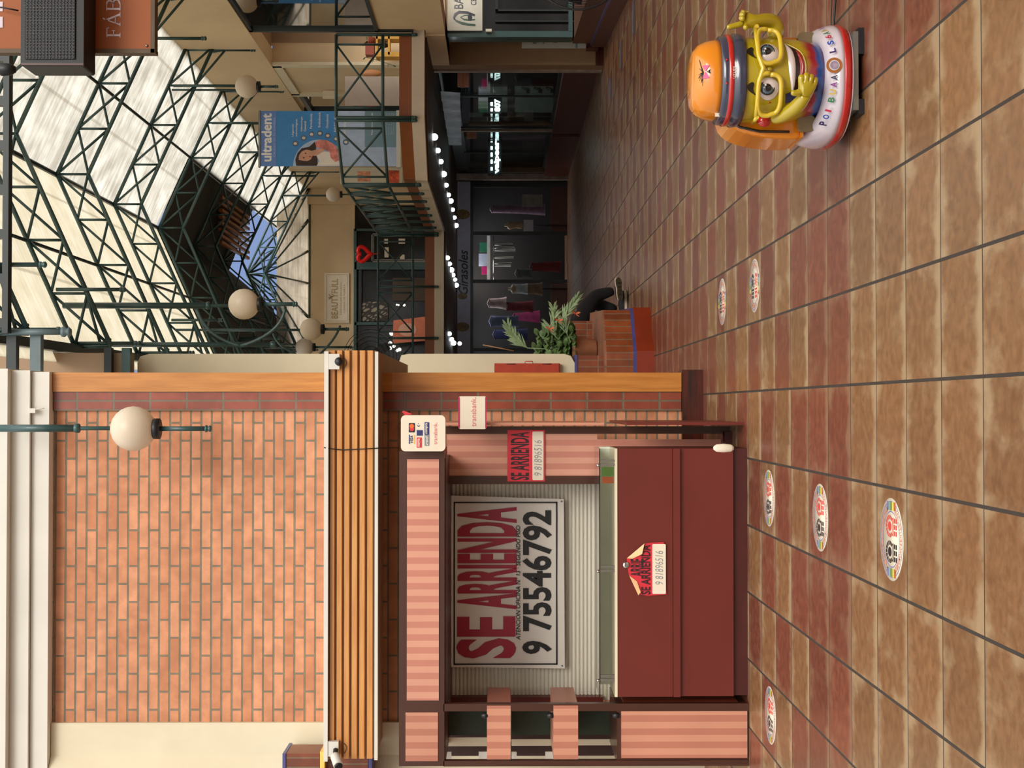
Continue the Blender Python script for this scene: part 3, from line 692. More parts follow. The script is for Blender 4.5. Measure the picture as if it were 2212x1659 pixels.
struct('ceiling_soffit', MB().prism([(x, y + .15) if y > 21 else (x + .1, y + .2) for x, y in poly[:5]] + [(9, 20.7), (9, 36.05), (-1.5, 36.05)], 2.815, 2.84, 'z'), M['soffit'], 'dark boarded soffit under the gallery')
# right wall, upper
struct('wall_right_fascia', MB().box(5.60, 5.9, 12, 35, 5.45, 6.75), M['beige'], 'tan band of wall under the right eave')
struct('wall_right_upper', MB().box(XRW, 6.0, 22.4, 24.6, 3.03, 5.45).box(XRW, 6.0, 26.1, 35, 3.03, 5.45), M['beige'])
struct('trim_8', MB().box(5.61, 5.66, 22.3, 22.5, 3.03, 5.45).box(5.61, 5.66, 24.4, 24.6, 3.03, 5.45).box(5.61, 5.66, 22.4, 24.5, 5.30, 5.45), M['cream'], 'raised plaster border around the tan wall panel')
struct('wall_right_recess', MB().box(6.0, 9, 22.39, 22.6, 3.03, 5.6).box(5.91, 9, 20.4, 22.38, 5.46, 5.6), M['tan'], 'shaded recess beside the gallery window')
w1 = MB().box(5.70, 5.72, 24.6, 26.1, 3.03, 5.3); o = struct('window_1', w1, M['mirror'])
struct('trim_9', MB().box(5.64, 5.74, 24.6, 24.65, 3.03, 5.45).box(5.64, 5.74, 26.05, 26.1, 3.03, 5.45).box(5.64, 5.74, 24.6, 26.1, 5.28, 5.36), M['greenblack'], 'dark frame of the far gallery window')
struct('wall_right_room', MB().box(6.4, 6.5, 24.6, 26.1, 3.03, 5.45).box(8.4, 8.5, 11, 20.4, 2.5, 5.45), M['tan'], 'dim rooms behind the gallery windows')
# near right window box
struct('wall_right_band', MB().box(XRW, 5.95, 12, 20.38, 2.53, 3.52).box(XRW, 5.95, 20.38, 22.39, 2.53, 2.82), M['beige'], 'tan wall band over the ground floor shops')
struct('window_2', MB().box(5.66, 5.68, 12, 20.35, 3.55, 5.45), M['mirror'])
struct('trim_10', MB().box(5.62, 5.72, 20.32, 20.4, 3.0, 5.5).box(5.62, 5.72, 12, 20.4, 3.52, 3.57).box(5.62, 5.72, 12, 20.4, 5.40, 5.46), M['greenblack'], 'black frame of the near gallery window')

# ------------------------------------------------------------ roof
ZE, ZR, XL_, XM, XR_ = 6.61, 7.73, .70, 3.17, 5.65
def roofz(x): return ZE + (ZR - ZE) * (1 - abs(x - XM) / (XR_ - XM))
def panel_mat(name, c1, c2, tr, streak=1.0):
    m, nt, b = newmat(name)
    x, y, z = xyz(nt, 'pos')
    n = noise(nt, comb(nt, x * .8, y * 9.0, 0), 1.6, 5, .65); n2 = noise(nt, comb(nt, x * 1.6, y * 1.2, 0), 2, 3)
    f = (n * .7 + n2 * .5).step(.42, .78)
    seam = ((x - .3) / 1.24).fract().m('SUBTRACT', .5).m('ABSOLUTE') > .485
    c = mixc(nt, f, c1, c2); c = mixc(nt, seam * .35, c, (.4, .36, .28, 1))
    t = nt.nodes.new('ShaderNodeBsdfTranslucent'); nt.links.new(c, t.inputs[0])
    d = nt.nodes.new('ShaderNodeBsdfDiffuse'); nt.links.new(c, d.inputs[0])
    mx = nt.nodes.new('ShaderNodeMixShader'); mx.inputs[0].default_value = tr
    nt.links.new(d.outputs[0], mx.inputs[1]); nt.links.new(t.outputs[0], mx.inputs[2])
    nt.links.new(mx.outputs[0], nt.nodes['Material Output'].inputs[0]); return m
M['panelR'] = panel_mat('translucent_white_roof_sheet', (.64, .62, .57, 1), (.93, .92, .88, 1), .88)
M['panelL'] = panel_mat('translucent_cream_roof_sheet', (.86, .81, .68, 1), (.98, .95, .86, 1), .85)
M['panelF'] = panel_mat('dark_beige_roof_sheet', (.42, .34, .26, 1), (.66, .58, .46, 1), .8)  # darker beige tones for the far sheets
def slope(x0, x1, y0, y1, e=.04): return MB().add([(x0, y0, roofz(x0) + e), (x1, y0, roofz(x1) + e), (x1, y1, roofz(x1) + e), (x0, y1, roofz(x0) + e),
    (x0, y0, roofz(x0) + e + .02), (x1, y0, roofz(x1) + e + .02), (x1, y1, roofz(x1) + e + .02), (x0, y1, roofz(x0) + e + .02)],
    [(0, 3, 2, 1), (4, 5, 6, 7), (0, 1, 5, 4), (2, 3, 7, 6), (1, 2, 6, 5), (3, 0, 4, 7)])
struct('ceiling_roof_right', slope(XM, 5.75, 12.95, 24.1), M['panelR'], 'white translucent roof sheets on the right slope')
struct('ceiling_roof_right_far', slope(4.41, 5.75, 24.1, 35), M['panelR'], 'white translucent roof sheets beyond the dark opening')
struct('ceiling_roof_left', slope(.5, XM, 12.95, 24.1), M['panelL'], 'cream translucent roof sheets on the left slope')
M['darkroof'] = mat('dark_roof_underside', rgb(40, 38, 36), 0.8, src='pos')  # one dark tone for the whole bay
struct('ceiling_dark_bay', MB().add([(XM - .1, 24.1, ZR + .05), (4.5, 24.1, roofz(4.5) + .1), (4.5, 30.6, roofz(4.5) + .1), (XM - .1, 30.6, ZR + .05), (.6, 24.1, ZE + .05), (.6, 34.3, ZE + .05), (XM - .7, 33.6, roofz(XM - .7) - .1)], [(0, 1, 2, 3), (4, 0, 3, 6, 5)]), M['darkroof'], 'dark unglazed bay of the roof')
for k in range(9): pass
mb = MB()
for k in range(8): mb.box(3.3 + k * .13, 3.36 + k * .13, 27.5, 30.5, 7.3, 7.38)
struct('ceiling_slats', mb, M['wooddark'], 'row of brown slats under the dark bay of the roof')
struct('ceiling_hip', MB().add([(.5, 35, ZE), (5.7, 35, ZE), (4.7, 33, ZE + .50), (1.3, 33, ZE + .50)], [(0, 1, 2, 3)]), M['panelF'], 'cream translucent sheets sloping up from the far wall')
struct('trim_11', MB().tube([(XM, 12.95, ZR + .02), (XM, 24.1, ZR + .02)], .035), M['greenblack'], 'ridge tube of the roof')
struct('trim_12', MB().tube([(4.41, 12.95, roofz(4.41)), (4.41, 35, roofz(4.41))], .022), M['greenblack'], 'purlin tube along the right slope')
struct('trim_13', MB().tube([(1.93, 12.95, roofz(1.93)), (1.93, 33, roofz(1.93))], .022), M['greenblack'], 'purlin tube along the left slope')
struct('trim_14', MB().box(5.64, 5.74, 12.95, 35, ZE - .02, ZE + .10), M['slabwhite'], 'pale gutter board along the right eave')
struct('trim_15', MB().box(.62, .72, 12.95, 24.1, ZE - .10, ZE + .06), M['greenblack'], 'black gutter along the left eave')
struct('trim_16', MB().tube([(.5, 34.96, ZE - .02), (5.6, 34.96, ZE - .02)], .03), M['green'], 'green tube along the top of the far wall')
def truss(Y, label, detail=True):
    t = thing('roof_truss', label, 'roof truss', (XM, Y, ZE), 'green tube trusses under the glass roof')
    D = .42
    xs = [XL_, XL_ + .617, XL_ + 1.235, XL_ + 1.85, XM, XM + .62, XM + 1.24, XM + 1.86, XR_]
    up = [Vector((x, Y, roofz(x) - .01)) for x in xs]; lo = [Vector((x, Y, roofz(x) - .01 - D)) for x in xs]
    r, rb = .028, .018
    for pts in ((up[0], up[4]), (up[4], up[8])): MB().tube(pts, r, 8).build('top_chord', M['green'], t)
    for pts in ((lo[0], lo[4]), (lo[4], lo[8])): MB().tube(pts, r, 8).build('bottom_chord', M['green'], t)
    for k in range(9): MB().tube((up[k], lo[k]), rb, 6).build('upright', M['green'], t)
    for k in range(8):
        MB().tube((up[k], lo[k + 1]), rb, 6).build('brace', M['green'], t)
        MB().tube((lo[k] + Vector((0, .02, 0)), up[k + 1] + Vector((0, .02, 0))), rb, 6).build('brace', M['green'], t)
    for sx, x_o, x_i in ((1, 5.60, 5.02), (-1, .74, 1.36)):
        zb = 5.58 if sx > 0 else 5.9
        mb = MB().tube([(x_o, Y + .03, zb), (x_o, Y + .03, ZE)], .024, 8).lathe([(.015, -.05), (.032, -.04), (.032, -.02), (.02, -.012), (.032, 0), (.032, .03)], (x_o, Y + .03, zb), 10)
        mb.build('hanger', M['green'], t)
        MB().tube([(x_o, Y + .03, zb + .42), (x_i, Y, roofz(x_i) - D)], .018, 6).build('strut', M['green'], t)
        MB().tube([(x_o, Y + .03, zb + .42), (x_o - sx * .05, Y, ZE - D)], .014, 6).build('strut', M['green'], t)
        mb = MB().tube([(x_i, Y - .03, zb + .16), (x_i, Y - .03, roofz(x_i) - .1)], .022, 8).lathe([(.015, -.05), (.03, -.04), (.03, -.02), (.02, -.012), (.03, 0), (.03, .02)], (x_i, Y - .03, zb + .16), 10)
        mb.build('hanger', M['green'], t)
    return t
TY = [13.05, 15.8, 18.56, 21.3, 24.1, 26.85, 29.6, 32.35]
TL = ['nearest green lattice roof truss, mostly above the view', 'second green lattice roof truss from the camera', 'third green lattice roof truss, behind the orange sign', 'fourth green lattice roof truss, carrying the globe lamp by the tan wall',
      'fifth green lattice roof truss, at the edge of the dark roof bay', 'sixth green lattice roof truss, first under the dark bay', 'seventh green lattice roof truss, in front of the blue sky gap', 'farthest green lattice roof truss, over the beauty shop wall']
for y, l in zip(TY, TL): truss(y, l)
# lattice tie beam across the very top of the view
t = thing('lattice_beam', 'black lattice beam across the top edge of the view', 'beam', (3, 12.9, 6.3))
zb = Z(19, 12.9)
MB().box(.7, 5.7, 12.86, 12.96, zb, zb + .055).build('bottom_rail', M['greenblack'], t); MB().box(.7, 5.7, 12.86, 12.96, zb + .13, zb + .2).build('top_rail', M['greenblack'], t)
for k in range(12): MB().box(.75 + k * .42, .84 + k * .42, 12.87, 12.95, zb + .05, zb + .14).build('upright', M['greenblack'], t)
t = thing('hip_frame', 'fan of green tube rafters meeting at the far end of the ridge', 'roof truss', (XM, 33, 6.6))
ap = Vector((XM, 32.35, ZR - .05))
for k, xx in enumerate((.72, 1.5, 2.3, 3.17, 4.0, 4.8, 5.6)):
    e_ = Vector((xx, 34.9, ZE + .02)); MB().tube([ap, e_], .026, 6).build('rafter', M['greenblack'], t)
    MB().tube([ap - Vector((0, 0, .4)), e_ - Vector((0, 0, .05))], .022, 6).build('rafter', M['green'], t)
    for j in range(1, 5):
        a_ = ap.lerp(e_, j / 5); b_ = (ap - Vector((0, 0, .4))).lerp(e_ - Vector((0, 0, .05)), (j + .5) / 5); MB().tube([a_, b_], .012, 5).build('web', M['green'], t)
for j in (1, 2, 3): MB().tube([ap.lerp(Vector((.72, 34.9, ZE)), j / 4), ap.lerp(Vector((5.6, 34.9, ZE)), j / 4)], .016, 6).build('purlin', M['green'], t)
# left column, cross beams
t = thing('steel_column', 'green steel tube column at the left side of the glass roof', 'column', (.73, 15.9, 4.3))
MB().tube([(.73, 15.9, 4.35), (.73, 15.9, 6.6)], .03, 10).lathe([(.02, -.05), (.042, -.04), (.042, 0), (.03, .02)], (.73, 15.9, 4.35), 12).build('tube', M['green'], t)
for (x0, x1, Y, mm, lab) in ((17, 38, 13.1, 'greenblack', 'upper dark square beam between the left eave and the cornice'), (68, 91, 13.1, 'grey', 'grey square beam just under the dark one by the cornice'),
                        (227, 243, 15.0, 'greenblack', 'black square beam next to the cream wall end'), (265, 283, 15.0, 'green', 'green square beam nearest the cream wall end')):
    single('cross_beam', MB().box(-.6, X(718 if x0 < 100 else 752, Y), Y - .05, Y + .04, Z(x1, Y), Z(x0, Y)), M[mm], lab, 'beam')
mb = MB().tube([P(20, 717, 13.0), P(140, 717, 13.0)], .03, 10).lathe([(.03, -.06), (.05, -.04), (.03, -.02), (.05, 0), (.045, .03)], P(140, 717, 13.0), 12)
single('corner_post', mb, M['grey'], 'grey green hanging post with ball end beside the grey square beam', 'post')
# hanging lamps
globe_lamp('white globe lamp left of the blue sky gap, on the long pole', P(527, 657, 15.75), .178, 6.8, 4.03, .024,
           arms=[(P(616, 662, 15.8), P(612, 720, 15.8), P(520, 748, 15.8)), (P(425, 668, 15.85), P(450, 735, 15.85), P(524, 748, 15.85))], pt=5.1, group='hanging globe lamps')
globe_lamp('white globe lamp right beside the left end of the beauty shop sign', P(672, 711, 21.25), .173, 6.8, 4.05, .024, arms=[(P(735, 703, 21.3), P(725, 735, 21.3), P(690, 765, 21.3)), (P(590, 720, 21.3), P(600, 750, 21.3), P(640, 765, 21.3))], group='hanging globe lamps')
globe_lamp('white globe lamp half hidden by the cream wall end', P(658, 750, 26.8), .178, 6.95, 4.6, .024, group='hanging globe lamps')
globe_lamp('white globe lamp in front of the tan wall on the right', P(533, 187, 21.2), .178, 6.86, 5.15, .02, group='hanging globe lamps')
globe_lamp('small far white globe lamp over the right end of the beauty shop wall', P(720, 420, 32.2), .175, 6.86, 5.1, .02, group='hanging globe lamps')

# ------------------------------------------------------------ railings
def railing(label, a, b_, nposts, Zoff=0.0, brace=1):
    a = Vector(a + (0,)); b_ = Vector(b_ + (0,)); d = b_ - a
    t = thing('railing', label, 'railing', (a + b_) / 2 + Vector((0, 0, 3.03)), 'green tube railings of the gallery')
    zt, zl, zb = 4.16, 3.46, 2.97
    MB().tube([a + Vector((0, 0, zt)), b_ + Vector((0, 0, zt))], .024, 10).build('top_rail', M['green'], t)
    MB().tube([a + Vector((0, 0, zl)), b_ + Vector((0, 0, zl))], .024, 10).build('lower_rail', M['green'], t)
    for k in range(nposts):
        p = a + d * (k / (nposts - 1))
        mb = MB().tube([p + Vector((0, 0, zb + .04)), p + Vector((0, 0, zt))], .025, 8).lathe([(.014, -.03), (.026, -.02), (.02, -.005), (.03, 0), (.03, .015), (.022, .025), (.032, .04), (.032, .055)], p + Vector((0, 0, zb)), 10)
        mb.build('post', M['green'], t)
        if k < nposts - 1 and brace:
            q = a + d * ((k + 1) / (nposts - 1)); e = (q - p) * .12
            for s_ in (e, (q - p) - e): MB().tube([p + s_ + Vector((0, 0, zl)), p + s_ + Vector((0, 0, zt))], .018, 6).build('bar', M['green'], t)
            MB().tube([p + e + Vector((0, 0, zl)), q - e + Vector((0, 0, zt))], .017, 6).build('brace', M['green'], t)
            MB().tube([p + e + Vector((0, .012, zt)), q - e + Vector((0, .012, zl))], .017, 6).build('brace', M['green'], t)
    return t
o_ = .06
railing('straight green railing section beside the near gallery window', (4.35, 20.44), (5.60, 20.44), 2)
railing('slanting green railing section in front of the blue dental banner', (3.50, 21.38), (4.31, 20.46), 2)
railing('long green railing seen almost end on along the gallery edge', (3.50, 27.4), (3.50, 21.5), 8)
railing('far green railing in front of the dark beauty shop windows', (.36, 27.44), (3.46, 27.44), 4)

# ------------------------------------------------------------ far facade: beauty shop above
YF = 34.9
struct('wall_back_upper', MB().box(-1.5, 5.7, YF + .05, YF + .3, Z(765, YF), ZE + .1), M['beige'])
struct('wall_back_side', MB().box(5.2, 5.7, YF, YF + .3, 3.03, 6.7), M['beige'])
def shopwall(name, x0, x1, z0, z1, Y, m): return struct(name, MB().box(x0, x1, Y, Y + .05, z0, z1), m)
shopwall('window_3', .4, 5.2, 3.03, Z(765, YF), YF + .2, M['darkglass'])
t = thing('beauty_storefront', 'dark green timber frame of the beauty shop front', 'shop front', (3, YF, 3.03))
for y0, y1 in ((566, 582), (494, 499), (696, 702)): MB().bp(766, 968, y0, y1, YF, .12).build('post', M['green'], t)
MB().bp(764, 770, 494, 790, YF, .15).build('lintel', M['green'], t)
MB().bp(775, 781, 582, 700, YF + .05, .1).build('transom', M['greenblack'], t)
single('display_cabinet', frame_px(frame_px(MB(), 802, 930, 504, 566, YF + .1, 3), 806, 930, 508, 562, YF + .14, 2), M['alu'], 'grey framed glass cabinet in the beauty shop window', 'cabinet')
YH = YF - .1
for x, y, w_, h_, lab in ((834, 521, 8, 10, 'white square card high in the glass cabinet'), (868, 521, 14, 11, 'white square light box right in the glass cabinet'), (869, 555, 10, 10, 'round white lamp low in the glass cabinet'), (835, 545, 9, 22, 'pink and white label in the glass cabinet')):
    single('display_card', MB().bp(x - w_ / 2, x + w_ / 2, y - h_ / 2, y + h_ / 2, YF + .05, .02), M['paper'], lab, 'card')
M['foil'] = mat('red_foil', rgb(220, 24, 20), 0.22, 0.25, var=.05)
hp = []
for k in range(29):
    a = 2 * PI * k / 28; hp.append((16 * math.sin(a) ** 3, 13 * math.cos(a) - 5 * math.cos(2 * a) - 2 * math.cos(3 * a) - math.cos(4 * a)))
c = P(785, 549, 34.2); k_ = .0115
mb = MB().tube([c + Vector((u * k_, 0, v * k_)) for u, v in hp], .055, 10)
t = thing('heart_balloon', 'red foil heart shaped balloon hanging in the beauty shop window', 'balloon', c - Vector((0, 0, .2)))
mb.build('heart', M['foil'], t); MB().tube([c + Vector((0, 0, -.2)), c + Vector((.02, 0, -.42))], .012, 6).build('tail', M['foil'], t)
YQ = YF - .02
a = R(701, 754, 590, 697, YF)
t = thing('beauty_shop_sign', 'white rectangular beauty shop sign with gold lettering on the tan wall', 'sign', ((a[0] + a[1]) / 2, YF, a[2]))
M['gold'] = mat('gold_ink', rgb(176, 150, 104), 0.4, .2)
MB().box(a[0], a[1], YF - .02, YF + .05, a[2], a[3]).build('board', M['paper'], t)
frame_px(MB(), 704, 751, 593, 694, YF - .02, .8, .004).build('border_line', M['gold'], t)
mb = tp(MB(), 'BEAUTYFULL', 716, 730, 602, 688, YF - .02, .012, lift=.006); mb.build('lettering', M['gold'], t)
mb = tp(MB(), 'LLENOS DE BELLEZA,', 735, 738.5, 609, 680, YF - .02, .0, lift=.006); tp(mb, 'LLENOS DE FUERZA', 742, 745.5, 614, 676, YF - .02, .0, lift=.006); mb.build('lettering', M['gold'], t)
mb = MB().tube([P(718, 640, YF - .03), P(709, 643, YF - .03)], .012, 6).tube([P(715, 641, YF - .03), P(710, 636, YF - .03)], .01, 6).tube([P(715, 641, YF - .03), P(711, 646, YF - .03)], .01, 6); mb.build('emblem', M['gold'], t)
M['coral'] = mat('coral_poster', rgb(236, 140, 110), 0.5, var=.12, vs=3)
t = thing('coral_poster', 'coral orange poster leaning in the beauty shop window', 'poster', P(918, 712, 34.0))
q = [P(850, 692, 34), P(848, 742, 34), P(918, 736, 34), P(918, 684, 34)]
MB().add(q + [v + Vector((0, .03, 0)) for v in q], [(0, 1, 2, 3), (7, 6, 5, 4), (0, 1, 5, 4), (1, 2, 6, 5), (2, 3, 7, 6), (3, 0, 4, 7)]).build('sheet', M['coral'], t)
M['coralpale'] = mat('pale_coral_print', rgb(246, 190, 166), 0.5, var=.1, vs=4)
disc_px(MB(), 880, 712, 14, 33.99, .004, ry=20).build('print', M['coralpale'], t)
M['lampwhite'] = emat('lit_display_lamp', (1, .98, .9, 1), 1.2)
bl = [(846, 720, 5), (843, 741, 4), (843, 752, 4), (851, 748, 3.5), (858, 757, 3.5), (863, 755, 4), (857, 658, 2), (861, 659, 2), (873, 659, 3)]
bw = ['in the row above the coral poster', 'left end of the cluster below the coral poster', 'second of the cluster below the coral poster', 'in the middle of the cluster below the coral poster', 'low in the cluster by the railing', 'last of the cluster by the railing', 'small one high on the dark door', 'small one in the middle of the dark door', 'largest one on the dark door']
for (x, y, r), l in zip(bl, bw): single('globe_bulb', MB().ball(P(x, y, 34.3), r * 34.3 / F, 12), M['lampwhite'], 'little glowing bulb ' + l, 'bulb', 'glowing bulbs in the beauty shop')
# leaf patterned screens behind the beauty shop glass
def leaf_mat():
    m, nt, b = newmat('leaf_patterned_panel'); x, y, z = xyz(nt, 'pos')
    v = nt.nodes.new('ShaderNodeTexVoronoi'); v.feature = 'DISTANCE_TO_EDGE'; nt.links.new(comb(nt, x * 7.0 + z * 3.0, z * 4.0, 0), v.inputs['Vector']); v.inputs['Scale'].default_value = 1.4
    nt.links.new(mixc(nt, E(nt, v.outputs['Distance']).step(.10, .2), rgb(46, 40, 34), rgb(150, 140, 122)), b.inputs['Base Color']); return m
M['leafpanel'] = leaf_mat()
single('leaf_screen', MB().bp(782, 838, 652, 694, YF + .1, .03), M['leafpanel'], 'leaf patterned panel in the beauty shop door', 'screen')
M['dim'] = mat('dim_interior_timber', rgb(70, 56, 44), .6)
single('shelf_unit', MB().bp(848, 925, 600, 650, YF + .12, .04), M['dim'], 'dim brown shelf unit inside the beauty shop', 'shelf')
# round wire guard of the big fan up by the beauty shop
t = thing('wall_fan', 'round dark wire fan half hidden behind the canopy end', 'fan', P(800, 760, 26))
c = P(800, 768, 26.0)
for rr in (.50, .44, .36, .28, .18): MB().tube([c + Vector((math.cos(2 * PI * i / 28) * rr, 0, math.sin(2 * PI * i / 28) * rr)) for i in range(29)], .006, 5).build('ring', M['black'], t)
for k in range(4):
    a = k * PI / 2 + .5; MB().obox(c + Vector((math.cos(a) * .22, .03, math.sin(a) * .22)), (math.cos(a) * .18, 0, math.sin(a) * .18), (-math.sin(a) * .08, .02, math.cos(a) * .08), (0, .004, 0)).build('blade', M['black'], t)
MB().ball(c, .07, 12).build('hub', M['black'], t)

# ------------------------------------------------------------ dental banner and things behind the railing
YBn = 22.0
a = R(561, 862, 240, 359, YBn)
t = thing('dental_banner', 'tall blue and white roll up dental banner behind the gallery railing', 'banner', ((a[0] + a[1]) / 2, YBn, a[2]))
M['bblue'] = mat('royal_blue_print', rgb(62, 140, 210), .45, var=.05); M['bviolet'] = mat('periwinkle_print', rgb(104, 142, 216), .45, var=.04)
M['bpale'] = mat('pale_blue_print', rgb(176, 196, 226), .45, var=.1); M['bteal'] = mat('slate_teal_print', rgb(116, 150, 168), .45, var=.05)
M['skin'] = mat('light_skin_print', rgb(214, 160, 134), .5); M['hair'] = mat('dark_brown_hair_print', rgb(60, 36, 34), .5)
M['floral'] = mat('red_floral_print', rgb(214, 130, 120), .5, var=.35, vs=14); M['badge'] = mat('grey_blue_badge', rgb(88, 110, 144), .5)
MB().box(a[0], a[1], YBn, YBn + .02, a[2], a[3]).build('sheet', M['bblue'], t)
MB().bp(558, 562, 238, 361, YBn - .02, .06).build('top_bar', M['alu'], t); MB().bp(856, 865, 238, 361, YBn - .05, .16).build('base_bar', M['white'], t)
px_quad(MB(), 562, 597, 240, 359, YBn).build('header_band', M['bviolet'], t)
px_quad(MB(), 730, 856, 240, 359, YBn).build('pale_field', M['bpale'], t)
px_quad(MB(), 788, 856, 240, 318, YBn, .004).build('teal_field', M['bteal'], t)
mb = tp(MB(), 'ultradent', 565, 587, 245, 349, YBn, .03, lift=.006); mb.build('lettering', M['whiteprint'], t)
tp(MB(), 'CALIDAD EN TU SONRISA', 590.5, 595, 254, 339, YBn, .0, lift=.006).build('lettering', M['bpale'], t)
for s_, x, y0, y1 in (('Urgencias', 633, 268, 295), ('odontológicas', 641, 257, 295), ('Odontología', 652, 252, 284), ('General', 659, 262, 284), ('Periodoncia', 672, 246, 278), ('Endodoncia', 690, 243, 275), ('Ortodoncia', 707, 247, 277), ('Rehabilitación', 724, 248, 285), ('Estética', 744, 262, 292), ('Nosotros y más', 804, 244, 292)):
    tp(MB(), s_, x - 2.5, x + 2.5, y0, y1, YBn, .01, lift=.007).build('lettering', M['whiteprint'], t)
for k in range(4): tp(MB(), ('Horario de atención', 'Lunes a viernes', 'Reserva tu hora', 'Segundo piso')[k], 835 + k * 5 - 1.2, 835 + k * 5 + 1.2, 244, 290, YBn, .0, lift=.007).build('lettering', M['bpale'], t)
for x, y in ((638, 310), (656, 298), (673, 290), (691, 288), (708, 293), (726, 300), (747, 307)):
    bd = disc_px(MB(), x, y, 6.5, YBn, .006).build('icon_badge', M['badge'], t)
    disc_px(MB(), x, y, 3, YBn, .008, 10, 3.8).build('icon', M['paper'], bd)
c = P(690, 359, YBn - .008); k_ = YBn / F
MB().add([c + Vector((math.sin(PI * i / 24) * 58 * k_ , 0, math.cos(PI * i / 24) * 57 * k_)) for i in range(25)], [tuple(range(25))]).build('portrait_disc', M['bpale'], t)
def pp(pts, lift): return MB().add([P(x, y, YBn - lift) for x, y in pts], [tuple(range(len(pts)))])
pp([(640, 358), (638, 345), (643, 330), (652, 320), (668, 317), (680, 306), (683, 316), (682, 330), (686, 345), (686, 358)], .011).build('hair', M['hair'], t)
pp([(645, 345), (646, 335), (652, 327), (662, 323), (672, 325), (676, 334), (672, 344), (664, 348), (654, 347)], .014).build('face', M['skin'], t)
pp([(672, 326), (696, 320), (700, 325), (682, 337), (674, 336)], .013).build('neck', M['skin'], t)
pp([(684, 336), (698, 327), (712, 328), (735, 335), (737, 358), (684, 358), (690, 348)], .015).build('blouse', M['paperw'], t)
pp([(680, 308), (690, 302), (706, 303), (722, 312), (732, 326), (736, 345), (724, 350), (714, 340), (712, 328), (698, 322), (684, 318)], .017).build('floral_sleeve', M['floral'], t)
for dx_, dy_ in ((656, 341), (660, 331)): disc_px(MB(), dx_, dy_, 1.3, YBn, .018, 8, 2.2).build('eye', M['hair'], t)
disc_px(MB(), 670, 338, 1.2, YBn, .018, 8, 3).build('mouth', M['signred'], t)
M['kraft'] = mat('grey_white_board', rgb(176, 162, 150), .6, var=.04)
single('blank_board', MB().bp(745, 862, 165, 228, 21.6, .02), M['kraft'], 'blank grey white board standing behind the gallery railing', 'board')
YP = 21.8
t = thing('pallet_shelf', 'small yellow slatted plant shelf behind the gallery railing', 'shelf', P(860, 95, YP))
M['yellowpaint'] = mat('mustard_yellow_paint', rgb(190, 142, 50), .5)
for x0, x1, y0, y1 in ((811, 862, 74, 84), (811, 862, 112, 122), ): MB().bp(x0, x1, y0, y1, YP, .25).build('side', M['yellowpaint'], t)
for x0, x1 in ((812, 816), (838, 842)): MB().bp(x0, x1, 78, 118, YP, .25).build('shelf_board', M['yellowpaint'], t)
M['terracotta'] = mat('terracotta_plastic', rgb(140, 62, 40), .45); M['leaf'] = mat('mid_green_leaf', rgb(86, 112, 62), .5, var=.25); M['leafdark'] = mat('deep_green_leaf', rgb(50, 76, 46), .5, var=.25)
M['leafpale'] = mat('silvery_green_leaf', rgb(140, 158, 112), .55, var=.2)
def leaf(mb, p, d, L, w_, up=Vector((0, 0, 1)), n=4, bend=.25):
    d = Vector(d).normalized(); s_ = d.cross(up); s_ = s_.normalized() if s_.length > .05 else Vector((1, 0, 0)); nn = s_.cross(d)
    vs = []
    for k in range(n + 1):
        u = k / n; ww = w_ * math.sin(PI * min(.97, u * .9 + .06)) * .5; c = Vector(p) + d * L * u - nn * (bend * L * u * u)
        vs += [c - s_ * ww, c + s_ * ww]
    return mb.add(vs, [(2 * k, 2 * k + 1, 2 * k + 3, 2 * k + 2) for k in range(n)], True)
def small_plant(label, px, py, Y, potm, trailing=False, s=1.0):
    c = P(px, py, Y); t = thing('potted_plant', label, 'plant', c, 'small plants on the gallery')
    MB().lathe([(.05 * s, 0), (.07 * s, .1 * s), (.075 * s, .11 * s), (.06 * s, .11 * s)], c, 14).build('pot', potm, t)
    mb = MB(); rn = random.Random(int(px * 7 + py))
    for k in range(16):
        a = rn.uniform(0, 2 * PI); d = Vector((math.cos(a), math.sin(a) * .6, rn.uniform(-.3, 1.2))); leaf(mb, c + Vector((0, 0, .11 * s)) + d * .03, d, rn.uniform(.08, .17) * s, .04 * s)
    mb.build('foliage', M['leaf'], t); return t
small_plant('little potted plant above the yellow shelf', 811, 88, YP + .1, M['terracotta'])
small_plant('little dark potted seedling inside the yellow shelf', 838, 98, YP + .1, M['black'], s=.6)
t = thing('wall_planter', 'brick red trough planter above the yellow shelf', 'planter', P(812, 104, YP + .1))
MB().bp(789, 808, 93, 118, YP - .02, .18).build('trough', M['terracotta'], t)
mb = MB(); pts = [P(793, 118, YP - .05), P(790, 124, YP - .08), P(808, 128, YP - .08), P(822, 132, YP - .06), P(840, 138, YP - .05), P(856, 144, YP - .05)]; mb.tube(pts, .004, 5)
for p in pts[1:]: leaf(mb, p, (random.uniform(-1, 1), -.3, .5), .07, .03)
mb.build('trailing_stem', M['leafdark'], t)
M['bread'] = mat('golden_brown_bag', rgb(186, 128, 82), .5, var=.15)
t = thing('paper_bag', 'golden brown bag hanging between the wall and the blank board', 'bag', P(824, 158, 21.7))
MB().ball(P(803, 158, 21.75), .05, 16, 1.2, 1.0, 3.2).build('body', M['bread'], t); MB().tube([P(785, 158, 21.75), P(778, 158, 21.75)], .012, 6).build('neck', M['bread'], t)
M['poster'] = mat('orange_pink_print', rgb(226, 150, 110), .5, var=.3, vs=12)
t = thing('framed_poster', 'cream framed poster with orange flowers beside the dental banner', 'poster', P(868, 380, 22.9))
MB().bp(735, 869, 362, 398, 23.0, .03).build('frame', M['cream'], t); px_quad(MB(), 772, 800, 370, 392, 23.0).build('print', M['poster'], t); px_quad(MB(), 838, 862, 368, 396, 23.0).build('print', mat('red_yellow_flower_print', rgb(226, 90, 50), .5, var=.5, vs=16), t)
